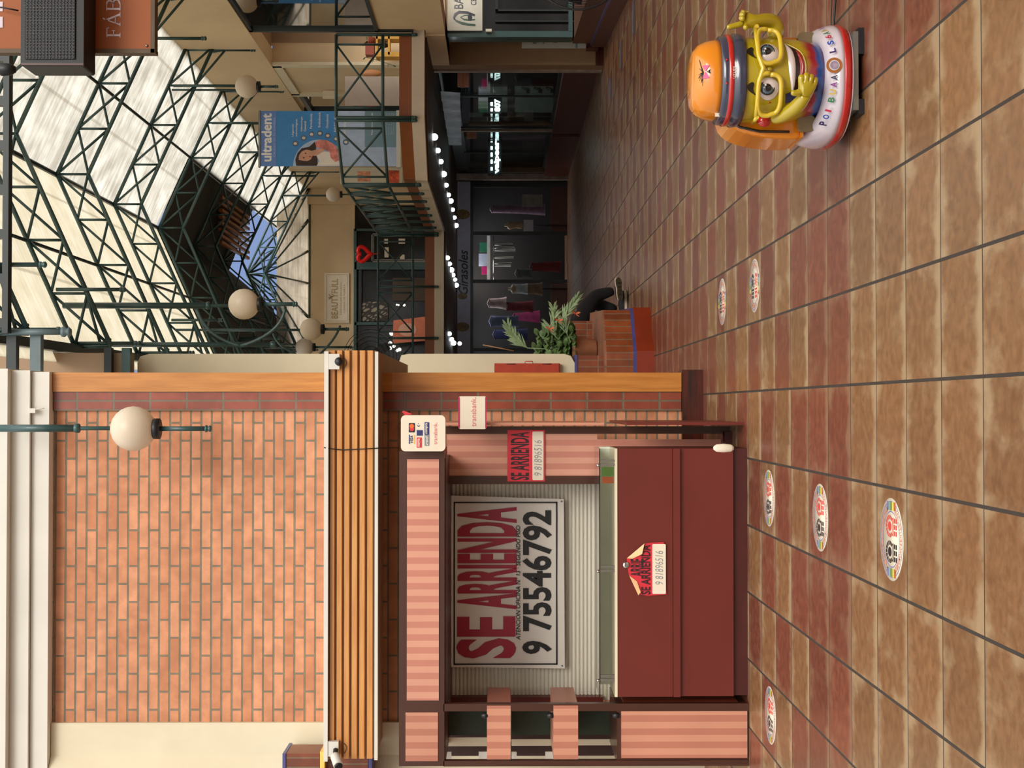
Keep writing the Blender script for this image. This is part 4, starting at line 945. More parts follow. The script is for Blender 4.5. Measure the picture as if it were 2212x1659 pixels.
single('door_sign', MB().bp(697, 728, 196, 213, 24.2, .02), M['paper'], 'small white restroom sign by the far gallery window', 'sign')

# ------------------------------------------------------------ orange hanging sign and speaker, top right
YO = 10.0
t = thing('factory_sign', 'large orange hanging sign with white serif lettering at the top right', 'sign', P(335, -60, YO))
M['orangeboard'] = mat('burnt_orange_board', rgb(150, 76, 24), .6, var=.06, vs=2); M['signframe'] = mat('olive_brown_wooden_frame', rgb(86, 66, 44), .6)
M['lilac'] = mat('lilac_white_lettering', rgb(206, 188, 196), .5)
MB().bp(-150, 326, -330, 105, YO, .03).build('board', M['orangeboard'], t)
MB().bp(326, 335, -330, 114, YO - .005, .09).bp(-150, 335, 105, 114, YO - .005, .09).build('frame', M['signframe'], t)
for x, y in ((197, 100), (317, 99)): MB().lathe([(.011, -.006), (.008, -.012), (.002, -.014)], P(x, y, YO), 12, axis='y').build('screw', M['chrome'], t)
YL = YO - .001
def stroke(mb, pts, wd):
    for (a, b_) in zip(pts[:-1], pts[1:]):
        p, q = P(*a, YL - .004), P(*b_, YL - .004); d = (q - p).normalized(); n = Vector((-d.z, 0, d.x)) * (wd * YO / F / 2); mb.add([p - n, q - n, q + n, p + n], [(0, 1, 2, 3)])
    return mb
mb = MB()                                   # F
stroke(mb, [(232, 76), (259, 76)], 4.2); stroke(mb, [(231, 80), (231, 61)], 2); stroke(mb, [(231, 61), (236, 60)], 1.5); stroke(mb, [(245, 76), (245, 66)], 1.8); stroke(mb, [(242, 66), (249, 66)], 1.5); stroke(mb, [(259.5, 81), (259.5, 71)], 1.5)
mb.build('letter', M['lilac'], t)
mb = MB()                                   # Á
stroke(mb, [(230, 43), (259, 53)], 2.2); stroke(mb, [(230, 43), (259, 31)], 4.2); stroke(mb, [(249, 50), (249, 36)], 1.8); stroke(mb, [(259.5, 57), (259.5, 49)], 1.5); stroke(mb, [(259.5, 37), (259.5, 26)], 1.5); stroke(mb, [(227, 42), (222, 39)], 2.6)
mb.build('letter', M['lilac'], t)
mb = MB()                                   # B
stroke(mb, [(231, 19), (259, 19)], 4.2); stroke(mb, [(230.5, 23), (230.5, 8)], 1.8); stroke(mb, [(259.5, 23), (259.5, 8)], 1.8); stroke(mb, [(244, 18), (244, 8)], 1.8)
stroke(mb, [(230.5, 8), (232, 3), (237, 1), (242, 3), (244, 8), (246, 2), (251, -2), (256, 1), (259, 8)], 3.6); mb.build('letter', M['lilac'], t)
mb = MB(); stroke(mb, [(-20, 48), (6, 48)], 24); mb.build('letter', M['lilac'], t)
mb = MB(); stroke(mb, [(-20, 14), (6, 14)], 21); mb.build('letter', M['lilac'], t)
single('dark_wire', MB().tube([P(-4, 16, YO - .05), P(4, 16, YO - .05), P(20, 19, YO - .06), P(40, 23, YO - .04)], .006, 6), M['cable'], 'short dark wire hanging over the orange sign above the speaker', 'wire')
YSp = YO - .3
t = thing('loudspeaker', 'large black loudspeaker box with a mesh grille in front of the orange sign', 'speaker', P(182, 40, YSp))
a = R(45, 181, -90, 143, YSp)
M['speaker'] = mat('charcoal_speaker_case', rgb(15, 14, 20), .5, var=.1)
MB().prism(rrect(a[0], a[1], a[2], a[3], .02), YSp, YSp + .28, 'y').build('case', M['speaker'], t)
def grille():
    m, nt, b = newmat('perforated_grille'); x, y, z = xyz(nt, 'pos')
    s1 = ((x / .0235).fract() - .5).m('ABSOLUTE'); s2 = ((z / .0235).fract() - .5).m('ABSOLUTE')
    h = (s1 * s1 + s2 * s2).m('SQRT').step(.2, .42)
    nt.links.new(mixc(nt, h, (.003, .003, .006, 1), rgb(20, 19, 26)), b.inputs['Base Color']); b.inputs['Roughness'].default_value = .5
    bn = nt.nodes.new('ShaderNodeBump'); bn.inputs['Distance'].default_value = .01; nt.links.new(h.s, bn.inputs['Height']); nt.links.new(bn.outputs[0], b.inputs['Normal']); return m
MB().bp(54, 162, -90, 127, YSp - .012, .012).build('grille', grille(), t)
MB().bp(46, 180, 136, 141, YSp - .01, .02).build('edge_strip', M['brown'], t)
single('spotlight', MB().lathe([(.03, -.09), (.055, -.04), (.06, .04), (.03, .08)], P(12, 150, 12.6), 16, axis='z'), M['black'], 'small black round spotlight at the end of the lattice beam', 'lamp')

# ------------------------------------------------------------ ground floor: right hand side
M['pillar'] = mat('tan_pillar_plaster', rgb(142, 112, 82), .75, var=.05, src='pos')
struct('wall_right_lower', MB().box(X(140, 22.4), 9, 22.4, 22.7, 0, 2.84), M['pillar'])
struct('baseboard_right', MB().box(X(142, 22.4), 9, 22.34, 22.4, 0, .13), M['skirt'])
struct('wall_right_beam', MB().box(XRW - .02, 9, 20.6, 22.4, 2.53, 2.84), M['beige'])
M['nearblack'] = mat('unlit_shop_interior', rgb(22, 18, 17), .8)  # near-black colour stands in for the shade deep inside the shops
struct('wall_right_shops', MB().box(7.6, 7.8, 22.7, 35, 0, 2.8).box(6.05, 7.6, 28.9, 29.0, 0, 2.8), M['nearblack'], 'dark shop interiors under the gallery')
for (y0, y1, x1, Y, lab) in ((141, 154, 1300, 22.75, 'pale stained timber post next to the beige wall'), (270, 283, 1252, 29.0, 'second pale post, between the two glowing signs'), (375, 388, 1228, 34.3, 'farthest pale post at the corner of the dress shop')):
    a = R(935, x1, y0, y1, Y)
    single('timber_post', MB().box(a[0], a[1], Y, Y + .12, 0, 2.81), mat('weathered_post_%d' % y0, rgb(150, 132, 120), .6, var=.2), lab, 'post')
# dark shops: frames, display glass, posters, low brick walls
def shop(label, y0, y1, x0, x1, Y0, Y1):
    t = thing('shop_window', label, 'shop window', (6, (Y0 + Y1) / 2, .5))
    XX = 5.95
    MB().box(XX, XX + .02, Y0, Y1, .62, 2.5).build('glass', M['smoke'], t)
    MB().box(XX, XX + .04, Y0, Y1, 2.5, 2.8).build('header', M['greenblack'], t)
    MB().box(XX - .14, XX, Y0, Y1, 0, .6).build('low_wall', M['terradark'], t)
    for k in range(3): MB().box(XX - .03, XX, Y0 + (Y1 - Y0) * k / 2 - .04, Y0 + (Y1 - Y0) * k / 2 + .04, .6, 2.55).build('mullion', M['greenblack'], t)
    MB().box(XX - .02, XX, Y0, Y1, .6, .66).build('sill', M['greenblack'], t)
    return t
M['smoke'] = glass_mat('smoky_shop_glass', (.75, .78, .76, 1), .9, .03, .45)
M['terradark'] = mat('dark_glazed_dado', rgb(84, 40, 28), .4, src='pos')
shop('dark shop window with mannequin legs and wire racks, nearer of two', 0, 0, 0, 0, 23.0, 28.9)
shop('dark shop window with the long glowing sign, farther of two', 0, 0, 0, 0, 29.2, 34.2)
M['dimgrey'] = mat('grey_display_panel', rgb(120, 120, 114), .5, var=.2); M['dimdoor'] = mat('brown_door_leaf', rgb(96, 70, 50), .5)
M['lead'] = emat('glowing_white_led', (.72, 1, .98, 1), 3.5)
def led(label, s_, x0, x1, y0, y1, bars, Y):
    t = thing('glowing_sign', label, 'sign', P(x1, (y0 + y1) / 2, Y))
    tp(MB(), s_, x0, x1, y0, y1, Y, .05, lift=.0).build('letters', M['lead'], t)
    for (b0, b1) in bars: MB().tube([P(1062, b0, Y), P(1062, b1, Y)], .022, 8).build('dash', M['lead'], t)
    MB().bp(1054, 1084, y0 - 4, y1 + 4, Y + .05, .02).build('backing', M['black'], t)
led('short glowing white sign, nearer of two in the dark shops', '807', 1068, 1081, 214, 241, ((221, 228), (234, 240)), 25.5)
led('long glowing white sign, farther of two in the dark shops', 'vaipeer', 1067, 1081, 303, 375, ((306, 307), (316, 323), (330, 338), (345, 353), (361, 368)), 30.5)
# panels seen through the nearer dark shop window
YD = 27.6
single('picture_board', MB().bp(1112, 1195, 186, 243, YD, .03), M['dimgrey'], 'grey panel of boot pictures in the nearer dark shop', 'panel')
single('picture_board', MB().bp(1033, 1096, 187, 242, YD, .03), M['dimgrey'], 'grey panel with wavy fabric in the nearer dark shop', 'panel')
t = thing('folded_sheet', 'rippled pale fabric hanging in the nearer dark shop', 'fabric', P(1056, 225, YD - .1))
MB().grid(lambda u, v: P(1033 + 22 * u, 205 + 32 * v, YD - .08) + Vector((0, .03 * math.sin(v * 26), 0)), 4, 30).build('cloth', M['paperw'], t)
for k in range(3):
    mb = MB().tube([P(1127 + 26 * k, 189, YD - .03), P(1139 + 26 * k, 193, YD - .03), P(1139 + 26 * k, 200, YD - .03)], [.02, .035, .02], 8); single('boot', mb, M['black'], ('topmost', 'middle', 'lowest')[k] + ' dark boot on the grey panel', 'boot', 'boots on the grey panel')
single('door_leaf', MB().bp(1014, 1212, 244, 252, YD + .3, .05), mat('pale_metal_jamb', rgb(120, 112, 104), .4), 'pale metal door jamb in the nearer dark shop', 'door')
single('door_leaf', MB().bp(1012, 1215, 260, 270, YD + .9, .05), M['dimdoor'], 'brown door leaf beside the second pale post', 'door')
single('door_leaf', MB().bp(1082, 1232, 338, 372, 33.8, .05), M['dimdoor'], 'brown door leaf below the long glowing sign', 'door')
M['awning'] = mat('slate_grey_vinyl', rgb(110, 114, 122), .45, var=.25, vs=5)
t = thing('shop_banner', 'sagging slate grey vinyl banner over the dark shops', 'banner', P(990, 260, 26))
q = [P(951, 197, 23.6), P(969, 316, 29), P(997, 316, 29), P(994, 200, 23.6)]
for v_ in q: v_.z = min(v_.z, 2.79)
def bnf(u, v):
    p = (q[0] * (1 - u) + q[1] * u) * (1 - v) + (q[3] * (1 - u) + q[2] * u) * v; return p + Vector((.03 * math.sin(u * 40), 0, 0))
MB().grid(bnf, 40, 4).build('sheet', M['awning'], t)
for (x0, x1, y0, y1, Y, lab) in ((988, 1013, 156, 188, 23.3, 'square pinkish card sign next to the first timber post'), (1008, 1029, 281, 299, 29.3, 'square pinkish card sign next to the second timber post')):
    t = thing('card_sign', lab, 'sign', P(x1, y0, Y)); a = R(x0, x1, y0, y1, Y); MB().prism(rrect(a[0], a[1], a[2], a[3], .02), Y, Y + .03, 'y').build('panel', mat('pink_card_%d' % y0, rgb(196, 140, 116), .5), t)
    tp(MB(), 'transbank', (x0 + x1) / 2 - 2, (x0 + x1) / 2 + 1, y0 + 3, y1 - 3, Y).build('lettering', M['crimson'], t)
# near right optician
YR2 = 21.5
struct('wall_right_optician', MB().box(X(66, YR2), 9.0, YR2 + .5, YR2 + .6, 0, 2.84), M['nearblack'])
t = thing('optician_shop_front', 'dark green optician shop front at the right edge', 'shop front', (6.3, YR2, .5))
MB().bp(962, 1237, 67, 80, YR2, .3).build('post', M['green'], t); MB().bp(1228, 1237, -60, 68, YR2, .2).build('sill', M['green'], t)
MB().bp(1070, 1076, -60, 24, YR2 + .05, .05).build('transom', M['greenblack'], t)
for y0, y1 in ((20, 24), (44, 47)): MB().bp(1070, 1256, y0, y1, YR2 + .05, .05).build('mullion', M['greenblack'], t)
MB().bp(1042, 1230, -60, 67, YR2 + .12, .02).build('glass', M['darkglass'], t)
a = R(962, 1042, -80, 66, YR2 - .05)
t = thing('optician_sign', 'white and green optician sign with an eye logo at the right edge', 'sign', P(1042, 20, YR2 - .05))
M['opt'] = mat('pale_greenish_sign', rgb(200, 200, 190), .5, var=.05)
MB().box(a[0], a[1], YR2 - .05, YR2 - .01, a[2], a[3]).build('board', M['opt'], t)
YE = YR2 - .05
M['deepnavy'] = mat('deep_navy_print', rgb(22, 24, 50), .4); M['viridian'] = mat('viridian_print', rgb(44, 84, 74), .4)
def crescent(pts, wds, m, lift=.006):
    mb = MB(); c = [P(x, y, YE - lift) for x, y in pts]
    vs = []
    for k, p in enumerate(c):
        d = (c[min(k + 1, len(c) - 1)] - c[max(k - 1, 0)]).normalized(); n = Vector((-d.z, 0, d.x)) * wds[k] * YE / F; vs += [p - n, p + n]
    return mb.add(vs, [(2 * k, 2 * k + 1, 2 * k + 3, 2 * k + 2) for k in range(len(c) - 1)]).build('eye_logo', m, t)
crescent([(1026, 32), (1010, 27), (992, 26), (984, 31), (981, 38), (983, 43)], [1, 2.5, 3, 3.4, 2.5, .5], M['deepnavy'])
crescent([(980, 40), (986, 45), (998, 50), (1012, 53), (1027, 54)], [.6, 2, 2.6, 2.4, 2], M['viridian'])
crescent([(994, 37), (1003, 33), (1014, 32), (1026, 34)], [.5, 1, 1, .5], M['viridian'], .007); crescent([(994, 37), (1003, 42), (1014, 43), (1026, 42)], [.5, 1.5, 1.6, 1.2], M['viridian'], .007)
disc_px(MB(), 1015, 37.5, 7, YE, .008, 20, 4.6).build('iris', M['deepnavy'], t); disc_px(MB(), 1006, 37, 2, YE, .01, 10, 1.2).build('glint', M['paper'], t)
tp(MB(), 'BAJ', 981, 1007, -9, 19, YE, .01, lift=.006).build('lettering', M['deepnavy'], t); tp(MB(), 'CEN', 1017, 1029, -12, 11, YE, -.0, lift=.006).build('lettering', M['deepnavy'], t)
M['downlight'] = emat('lit_downlight', (1, .96, .88, 1), 3.0)
for x, y in ((966, 25), (968, 52), (964, 62)): single('downlight', MB().lathe([(.03, 0), (.03, .02)], P(x - 3, y, YR2 - .3), 12), M['downlight'], 'small lit downlight over the optician sign, %s' % {25: 'nearest the edge of the view', 52: 'in the middle', 62: 'at the green post'}[y], 'light')
single('door_closer', MB().bp(1049, 1062, 62, 68, YR2 - .08, .06), M['white'], 'little white box on the green post of the optician', 'box')
t = thing('price_poster', 'tall white optician poster on the beige wall beside the green post', 'poster', P(1266, 90, 22.3))
MB().bp(1127, 1267, 79, 104, 22.32, .02).build('sheet', M['opt'], t); px_quad(MB(), 1243, 1248, 80, 104, 22.32).build('band', M['bteal'], t)
mb = tp(MB(), 'BA', 1151, 1159, 80, 94, 22.32, .0, lift=.005); tp(mb, 'ATEN', 1172, 1176, 81, 95, 22.32, .01, lift=.005); tp(mb, 'PRES', 1179, 1183, 80, 91, 22.32, .01, lift=.005); mb.build('lettering', M['deepnavy'], t)
tp(MB(), 'HO', 1195, 1204, 74, 92, 22.32, .03, lift=.005).build('lettering', M['ink'], t)
single('orange_stool', MB().bp(1267, 1293, 80, 84, 22.1, .2).bp(1267, 1293, 100, 104, 22.1, .2).bp(1267, 1271, 80, 104, 22.1, .2), M['terradark'], 'small orange brown wooden stand under the optician poster', 'stand')
t = thing('brick_planter', 'upright brick planter base with red plinth under the optician window', 'planter', (6.4, 20, 0))
pb = [(5.40, 17.96), (5.83, 22.0), (9, 22.0), (9, 17.0), (5.35, 17.0)]
MB().prism(pb, .0, .22, 'z').build('plinth', M['terradark'], t)
MB().prism([(x + .06 if x < 8 else x, y) for x, y in pb], .24, .53, 'z').build('brick_wall', M['planterbrick2'], t)
MB().prism([(x + .03 if x < 8 else x, y) for x, y in pb], .22, .24, 'z').build('blue_band', M['blue'], t)
# big pedestal fan partly in view
cf = P(1248, -78, 12.5)
t = thing('pedestal_fan', 'large black wire pedestal fan at the right edge', 'fan', (cf.x, cf.y, 0))
kf = 12.5 / F
for k in range(14):
    rr = (103 - k * 5.5) * kf; MB().tube([cf + Vector((math.cos(2 * PI * i / 48) * rr, -.05 + (k / 14) ** 2 * -.04, math.sin(2 * PI * i / 48) * rr)) for i in range(49)], .0035 if k else .012, 5).build('guard_ring', M['black'], t)
for k in range(12):
    a = 2 * PI * k / 12 + .26; MB().tube([cf + Vector((math.cos(a) * .05, -.1, math.sin(a) * .05)), cf + Vector((math.cos(a) * 103 * kf, -.05, math.sin(a) * 103 * kf))], .004, 5).build('spoke', M['black'], t)
for k in range(3):
    a = 2 * PI * k / 3 + .9; MB().obox(cf + Vector((math.cos(a) * .2, 0, math.sin(a) * .2)), (math.cos(a) * .16, 0, math.sin(a) * .16), (-math.sin(a) * .09, .04, math.cos(a) * .09), (0, .004, 0)).build('blade', M['black'], t)
MB().lathe([(.07, -.12), (.08, 0), (.07, .14)], cf, 16, axis='y').build('motor', M['black'], t)
MB().tube([(cf.x, cf.y + .15, .03), (cf.x, cf.y + .15, cf.z), (cf.x, cf.y + .05, cf.z)], .025, 10).build('pole', M['black'], t); MB().lathe([(.26, 0), (.26, .02), (.05, .05)], (cf.x, cf.y + .15, 0), 24).build('base', M['black'], t)

# ------------------------------------------------------------ ground floor far: dress shop
YG2 = 34.7
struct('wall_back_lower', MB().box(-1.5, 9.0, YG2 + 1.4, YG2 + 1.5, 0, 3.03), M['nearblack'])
t = thing('dress_shop_front', 'dark dress shop front with a grey sunflower sign at the far end', 'shop front', (3.4, YG2, 0))
M['greysign'] = mat('grey_lilac_signboard', rgb(160, 156, 172), .45, var=.06)
MB().bp(988, 1016, 392, 840, YG2, .06).build('signboard', M['greysign'], t)
tp(MB(), 'Girasoles', 990, 1011, 540, 636, YG2, .015, .3, lift=.01).build('lettering', M['ink'], t)
M['sunfl'] = mat('sunflower_print', rgb(110, 84, 30), .5, var=.4, vs=10)
for y, r in ((463, 11), (706, 10), (640, 7)): disc_px(MB(), 999, y, r, YG2, .012, 12, r * 1.5).build('sunflower', M['sunfl'], t)
for y0, y1 in ((388, 404), (500, 508), (604, 611), (752, 758)): MB().bp(1018, 1235, y0, y1, YG2 + .05, .08).build('post', M['greenblack'], t)
MB().bp(1016, 1022, 392, 840, YG2, .1).build('lintel', M['greenblack'], t)
MB().bp(1190, 1232, 404, 500, YG2 + .04, .1).build('low_panel', M['terradark'], t); MB().bp(1190, 1232, 612, 840, YG2 + .04, .1).build('low_panel', M['terradark'], t)
single('white_rail_shelf', MB().bp(1052, 1059, 508, 606, YG2 + .5, .2), mat('off_white_shelf', rgb(200, 200, 196), .4), 'white shelf edge inside the dress shop', 'shelf')
for (x0, x1, y0, y1, c_, lab) in ((1036, 1052, 524, 544, rgb(40, 120, 90), 'green packet on the white shelf'), (1034, 1052, 548, 574, rgb(180, 190, 214), 'pale blue box on the white shelf'), (1040, 1052, 576, 592, rgb(190, 30, 110), 'pink packet on the white shelf')):
    single('packet', MB().bp(x0, x1, y0, y1, YG2 + .5, .1), mat(lab.replace(' ', '_'), c_, .5), lab, 'packet')
def garment(label, x0, x1, yc, w0, w1, col, Y, wave=.03):
    m = mat(label.replace(' ', '_')[:50], col, .7, var=.25, vs=8)
    t = thing('garment', label, 'clothing', P(x1, yc, Y), 'clothes in the dress shop')
    a, b_ = P(x0, yc, Y), P(x1, yc, Y); H = a.z - b_.z; k = Y / F
    def fn(u, v):
        ang = 2 * PI * u; wd = (w0 + (w1 - w0) * v + math.sin(v * PI) * -.1 * w0) * k
        return Vector((a.x + math.cos(ang) * wd * (1 + .08 * math.sin(ang * 5) * v), Y + math.sin(ang) * wd * .5 * (1 + .1 * math.sin(ang * 7) * v), a.z - H * v))
    mb = MB().grid(fn, 20, 8); mb.build('dress', m, t)
    MB().tube([a + Vector((-w0 * k, 0, 0)), a + Vector((0, 0, .06)), a + Vector((w0 * k, 0, 0))], .02, 6).build('shoulders', m, t)
    return t
garment('purple patterned long dress on the mannequin at the right of the dress shop', 1064, 1178, 452, 8, 13, rgb(110, 86, 104), YG2 + .3)
garment('white frilled top on the dummy in the middle of the dress shop', 1108, 1140, 624, 10, 12, rgb(170, 178, 182), YG2 - .3)
garment('brown lace skirt on the dummy in the middle of the dress shop', 1141, 1172, 624, 11, 15, rgb(116, 96, 78), YG2 - .3)
garment('dark red dress hanging in the dress shop doorway', 1150, 1212, 576, 9, 13, rgb(100, 22, 28), YG2 + .2)
garment('grey floral blouse hanging in the dress shop doorway', 1118, 1150, 590, 10, 11, rgb(80, 84, 84), YG2 + .2)
garment('pale pink ruffled blouse in the left dress shop window', 1058, 1094, 655, 10, 14, rgb(160, 140, 138), YG2 + .3)
garment('maroon skirt in the left dress shop window', 1096, 1152, 662, 9, 13, rgb(110, 36, 44), YG2 + .3)
garment('pale blue denim jacket in the left dress shop window', 1062, 1120, 694, 12, 13, rgb(96, 108, 140), YG2 + .3)
garment('magenta dress in the left dress shop window', 1112, 1166, 684, 8, 14, rgb(140, 40, 90), YG2 + .75)
garment('navy dress in the left dress shop window', 1070, 1140, 722, 10, 13, rgb(34, 40, 84), YG2 + .62)
for k, (y, w_, x1) in enumerate(((521, 2, 1108), (528, 2.5, 1112), (533, 5, 1114), (549, 3, 1110), (562, 2, 1106), (567, 3, 1104))):
    mb = MB().prism([(P(1068, y, YG2).x - .01, P(1068, y, YG2).z), (P(1068, y, YG2).x + w_ * .5 * YG2 / F, P(1068, y, YG2).z - .05), (P(x1, y, YG2).x + w_ * .5 * YG2 / F, P(x1, y, YG2).z), (P(x1, y, YG2).x - w_ * .5 * YG2 / F, P(x1, y, YG2).z)], YG2 + .6, YG2 + .9, 'y')
    single('hanging_shirt', mb, mat('pale_shirt_%d' % k, rgb(176, 180, 176), .6), ('rightmost', 'second', 'third and widest', 'fourth', 'fifth', 'leftmost')[k] + ' pale shirt seen edge on under the white shelf', 'clothing', 'pale shirts hanging under the white shelf')
M['dummy'] = mat('cream_mannequin', rgb(150, 128, 100), .5)
def dummy(label, x0, x1, y, Y):
    c = P(x1, y, Y); H = P(x0, y, Y).z - c.z; k = H / .75
    t = thing('mannequin', label, 'mannequin', c)
    MB().lathe([(.10 * k, 0), (.15 * k, .06 * k), (.13 * k, .2 * k), (.11 * k, .3 * k), (.15 * k, .45 * k), (.17 * k, .55 * k), (.13 * k, .62 * k), (.05 * k, .66 * k), (.045 * k, .75 * k)], c, 20, 1, .6).build('torso', M['dummy'], t)
    MB().tube([c, (c.x, c.y, .02)], .02, 8).build('stand', M['black'], t)
dummy('bare cream mannequin torso at the right of the dress shop doorway', 1090, 1130, 487, YG2 - .25)
dummy('cream mannequin torso wearing the white frilled top', 1098, 1140, 624, YG2 - .3 + .001)
single('notice', MB().bp(1131, 1152, 475, 499, YG2 - .35, .02), mat('pale_lilac_notice', rgb(180, 176, 186), .5), 'pale square notice beside the bare mannequin torso', 'notice')
single('notice', MB().bp(1128, 1172, 420, 446, YG2 + .1, .02), M['dimgrey'], 'dim grey notice in the right dress shop window', 'notice')
# ceiling lights under the gallery
lp = [(937, 296), (945, 325), (952, 349), (957, 376), (961, 400), (966, 421), (974, 434), (976, 453), (980, 470), (983, 487), (964, 557), (969, 570), (974, 583), (978, 594), (983, 604), (985, 616), (968, 721), (976, 733), (980, 741), (993, 742)]
M['bulb'] = emat('lit_bulb', (.86, .95, 1, 1), 16.0)
for k, (x, y) in enumerate(lp):
    if k < 10: Y = 22.6 + k * 1.22
    elif k < 16: Y = 28.2 + (k - 10) * 1.1
    else: Y = 29.2 + (k - 16) * .9
    c = P(x, y, Y); c.z = min(c.z, 2.79)
    l = 'glowing white ceiling bulb under the gallery, number %d from the %s' % (k + 1 if k < 10 else (k - 9 if k < 16 else k - 15), 'camera in the right hand row' if k < 10 else ('camera in the middle row' if k < 16 else 'camera in the left row'))
    words = ['first', 'second', 'third', 'fourth', 'fifth', 'sixth', 'seventh', 'eighth', 'ninth', 'tenth']
    i_ = k if k < 10 else (k - 10 if k < 16 else k - 16); row = 'right hand' if k < 10 else ('middle' if k < 16 else 'left')
    single('ceiling_bulb', MB().ball(c, .045 if k % 3 else .056, 14), M['bulb'], '%s glowing bulb of the %s row under the gallery, counted from the near end' % (words[i_], row), 'bulb', 'glowing bulbs under the gallery')

def area(name, loc, size, e, col, rot=(0, 0, 0)):
    l = bpy.data.lights.new(name, 'AREA'); l.size = size; l.energy = e; l.color = col; o = bpy.data.objects.new(name, l); COL.objects.link(o); o.location = loc; o.rotation_euler = rot
area('dress_shop_lamp', (3.4, 35.3, 2.7), .8, 30, (1, .96, .9)); area('dress_window_lamp', (1.9, 35.2, 2.7), .5, 20, (.9, .95, 1)); area('dress_window_lamp', (4.6, 35.2, 2.7), .4, 16, (.9, .95, 1))
area('shoe_shop_fill', (6.7, 25.8, 2.7), .6, 26, (.8, 1, .95)); area('optician_lamp', (6.5, 20.9, 2.5), .5, 9, (1, .93, .82), (math.radians(35), 0, 0))  # shoe shop light is an added fill that brightens the panels behind the glass
single('clothes_rail', MB().tube([P(1066, 500, YG2 + .72), P(1066, 612, YG2 + .72)], .012, 6), M['chrome'], 'chrome clothes rail under the white shelf in the dress shop', 'rail')
single('balloon_string', MB().tube([P(770, 549, 34.2), P(767, 549, 34.78)], .004, 4), M['paper'], 'short string holding the red heart balloon to the lintel', 'string')
# ------------------------------------------------------------ coin operated ride
RO = Vector((P(1700, 181, 6.5).x, 6.5, 0))
ride = thing('kiddie_ride', 'glossy yellow face kiddie ride with orange dome, round glasses and white base', 'ride', RO)
KX, KZ = .002136, .002136
def rx(y): return (181 - y) * KX
def rz(x): return 1.68 - (x - 1083) * KZ
def gloss(name, c, var=.03): return mat(name, c, .22, var=var, vs=3, coat=.8)
M['ryellow'] = gloss('glossy_mustard_yellow', rgb(176, 154, 22)); M['rorange'] = gloss('glossy_orange', rgb(222, 132, 20)); M['rwhite'] = gloss('glossy_white_fibreglass', rgb(206, 196, 206))
M['rnavy'] = gloss('glossy_slate_blue', rgb(50, 54, 76)); M['rred'] = gloss('glossy_red', rgb(186, 28, 26)); M['rframe'] = gloss('glossy_pale_yellow', rgb(214, 184, 52))
M['rblack'] = gloss('glossy_black', rgb(14, 13, 16)); M['reye'] = gloss('glossy_eye_white', rgb(222, 208, 206)); M['riris'] = gloss('grey_blue_iris', rgb(78, 104, 120), .2)
M['rtongue'] = gloss('dark_red_tongue', rgb(150, 36, 30)); M['rmouth'] = gloss('dark_mouth', rgb(30, 8, 10))
def facemat():
    m, nt, b = newmat('yellow_face_with_painted_collar'); x, y, z = xyz(nt, 'obj')
    n = noise(nt, comb(nt, x, y, 0), 16, 2) ; h = z - (n - .5) * .05
    c = mixc(nt, h.step(.175, .195), rgb(66, 34, 92), rgb(40, 78, 140))
    c = mixc(nt, h.step(.205, .225), c, rgb(150, 30, 40))
    c = mixc(nt, h.step(.235, .285), c, rgb(176, 154, 22))
    nt.links.new(c, b.inputs['Base Color']); b.inputs['Roughness'].default_value = .22; b.inputs['Coat Weight'].default_value = .8; b.inputs['Coat Roughness'].default_value = .08
    return m
HW = [(.13, .150), (.17, .165), (.20, .172), (.25, .182), (.30, .190), (.38, .196), (.46, .198), (.54, .198), (.58, .200)]
def halfw(z):
    for (z0, w0), (z1, w1) in zip(HW[:-1], HW[1:]):
        if z <= z1: t = max(0, (z - z0) / (z1 - z0)); return w0 + (w1 - w0) * t
    return HW[-1][1]
CX = rx(175)
def srf(lx, lz, out=0.0):
    """point on the front of the face"""
    a = halfw(lz); u = max(-.985, min(.985, (lx - CX) / a)); b_ = .20
    return RO + Vector((lx, -b_ * (1 - abs(u) ** 2.3) ** (1 / 2.3) - out, lz))
def loft(mb, rows, n=40, ex=2.3):
    """rows: (z, cx, cy, a, b)"""
    for k, (z, cx, cy, a, b_) in enumerate(rows): pass
    vs = []
    for z, cx, cy, a, b_ in rows:
        for i in range(n):
            t = 2 * PI * i / n; c_, s_ = math.cos(t), math.sin(t)
            vs.append(RO + Vector((cx + a * math.copysign(abs(c_) ** (2 / ex), c_), cy + b_ * math.copysign(abs(s_) ** (2 / ex), s_), z)))
    m_ = len(rows)
    fs = [(k * n + i, k * n + (i + 1) % n, (k + 1) * n + (i + 1) % n, (k + 1) * n + i) for k in range(m_ - 1) for i in range(n)]
    mb.add(vs, fs, True); o = len(mb.v) - len(vs)
    mb.f.append([o + i for i in range(n)][::-1]); mb.sm.append(False); mb.f.append([o + (m_ - 1) * n + i for i in range(n)]); mb.sm.append(False)
    return mb
# base tub
bw, bd, bc = .285, .36, .10
prof = [(.045, .90), (.05, .95), (.07, .985), (.10, 1.0)]
rows = [(z, 0, bc, bw * s_, bd * s_) for z, s_ in [(.05, .88), (.052, .94), (.062, .965)]]
loft(MB(), rows, 56, 2.5).build('base_rim', M['rwhite'], ride)
loft(MB(), [(z, 0, bc, bw * s_, bd * s_) for z, s_ in [(.062, .967), (.075, .983), (.088, .990), (.098, .992)]], 56, 2.5).build('base_stripe', M['rred'], ride, 'red stripe round the base')
TUB = loft(MB(), [(z, 0, bc, bw * s_, bd * s_) for z, s_ in [(.098, .985), (.13, .985), (.165, .965), (.195, .93), (.215, .88), (.226, .82), (.228, .76), (.222, .70), (.20, .64), (.17, .60), (.14, .58)]], 56, 2.5)
for v in TUB.v:
    f_ = (v.y - (RO.y + bc - bd)) / (2 * bd); v.z = .098 + (v.z - .098) * (.50 + .85 * f_)
TUB.build('base_tub', M['rwhite'], ride)
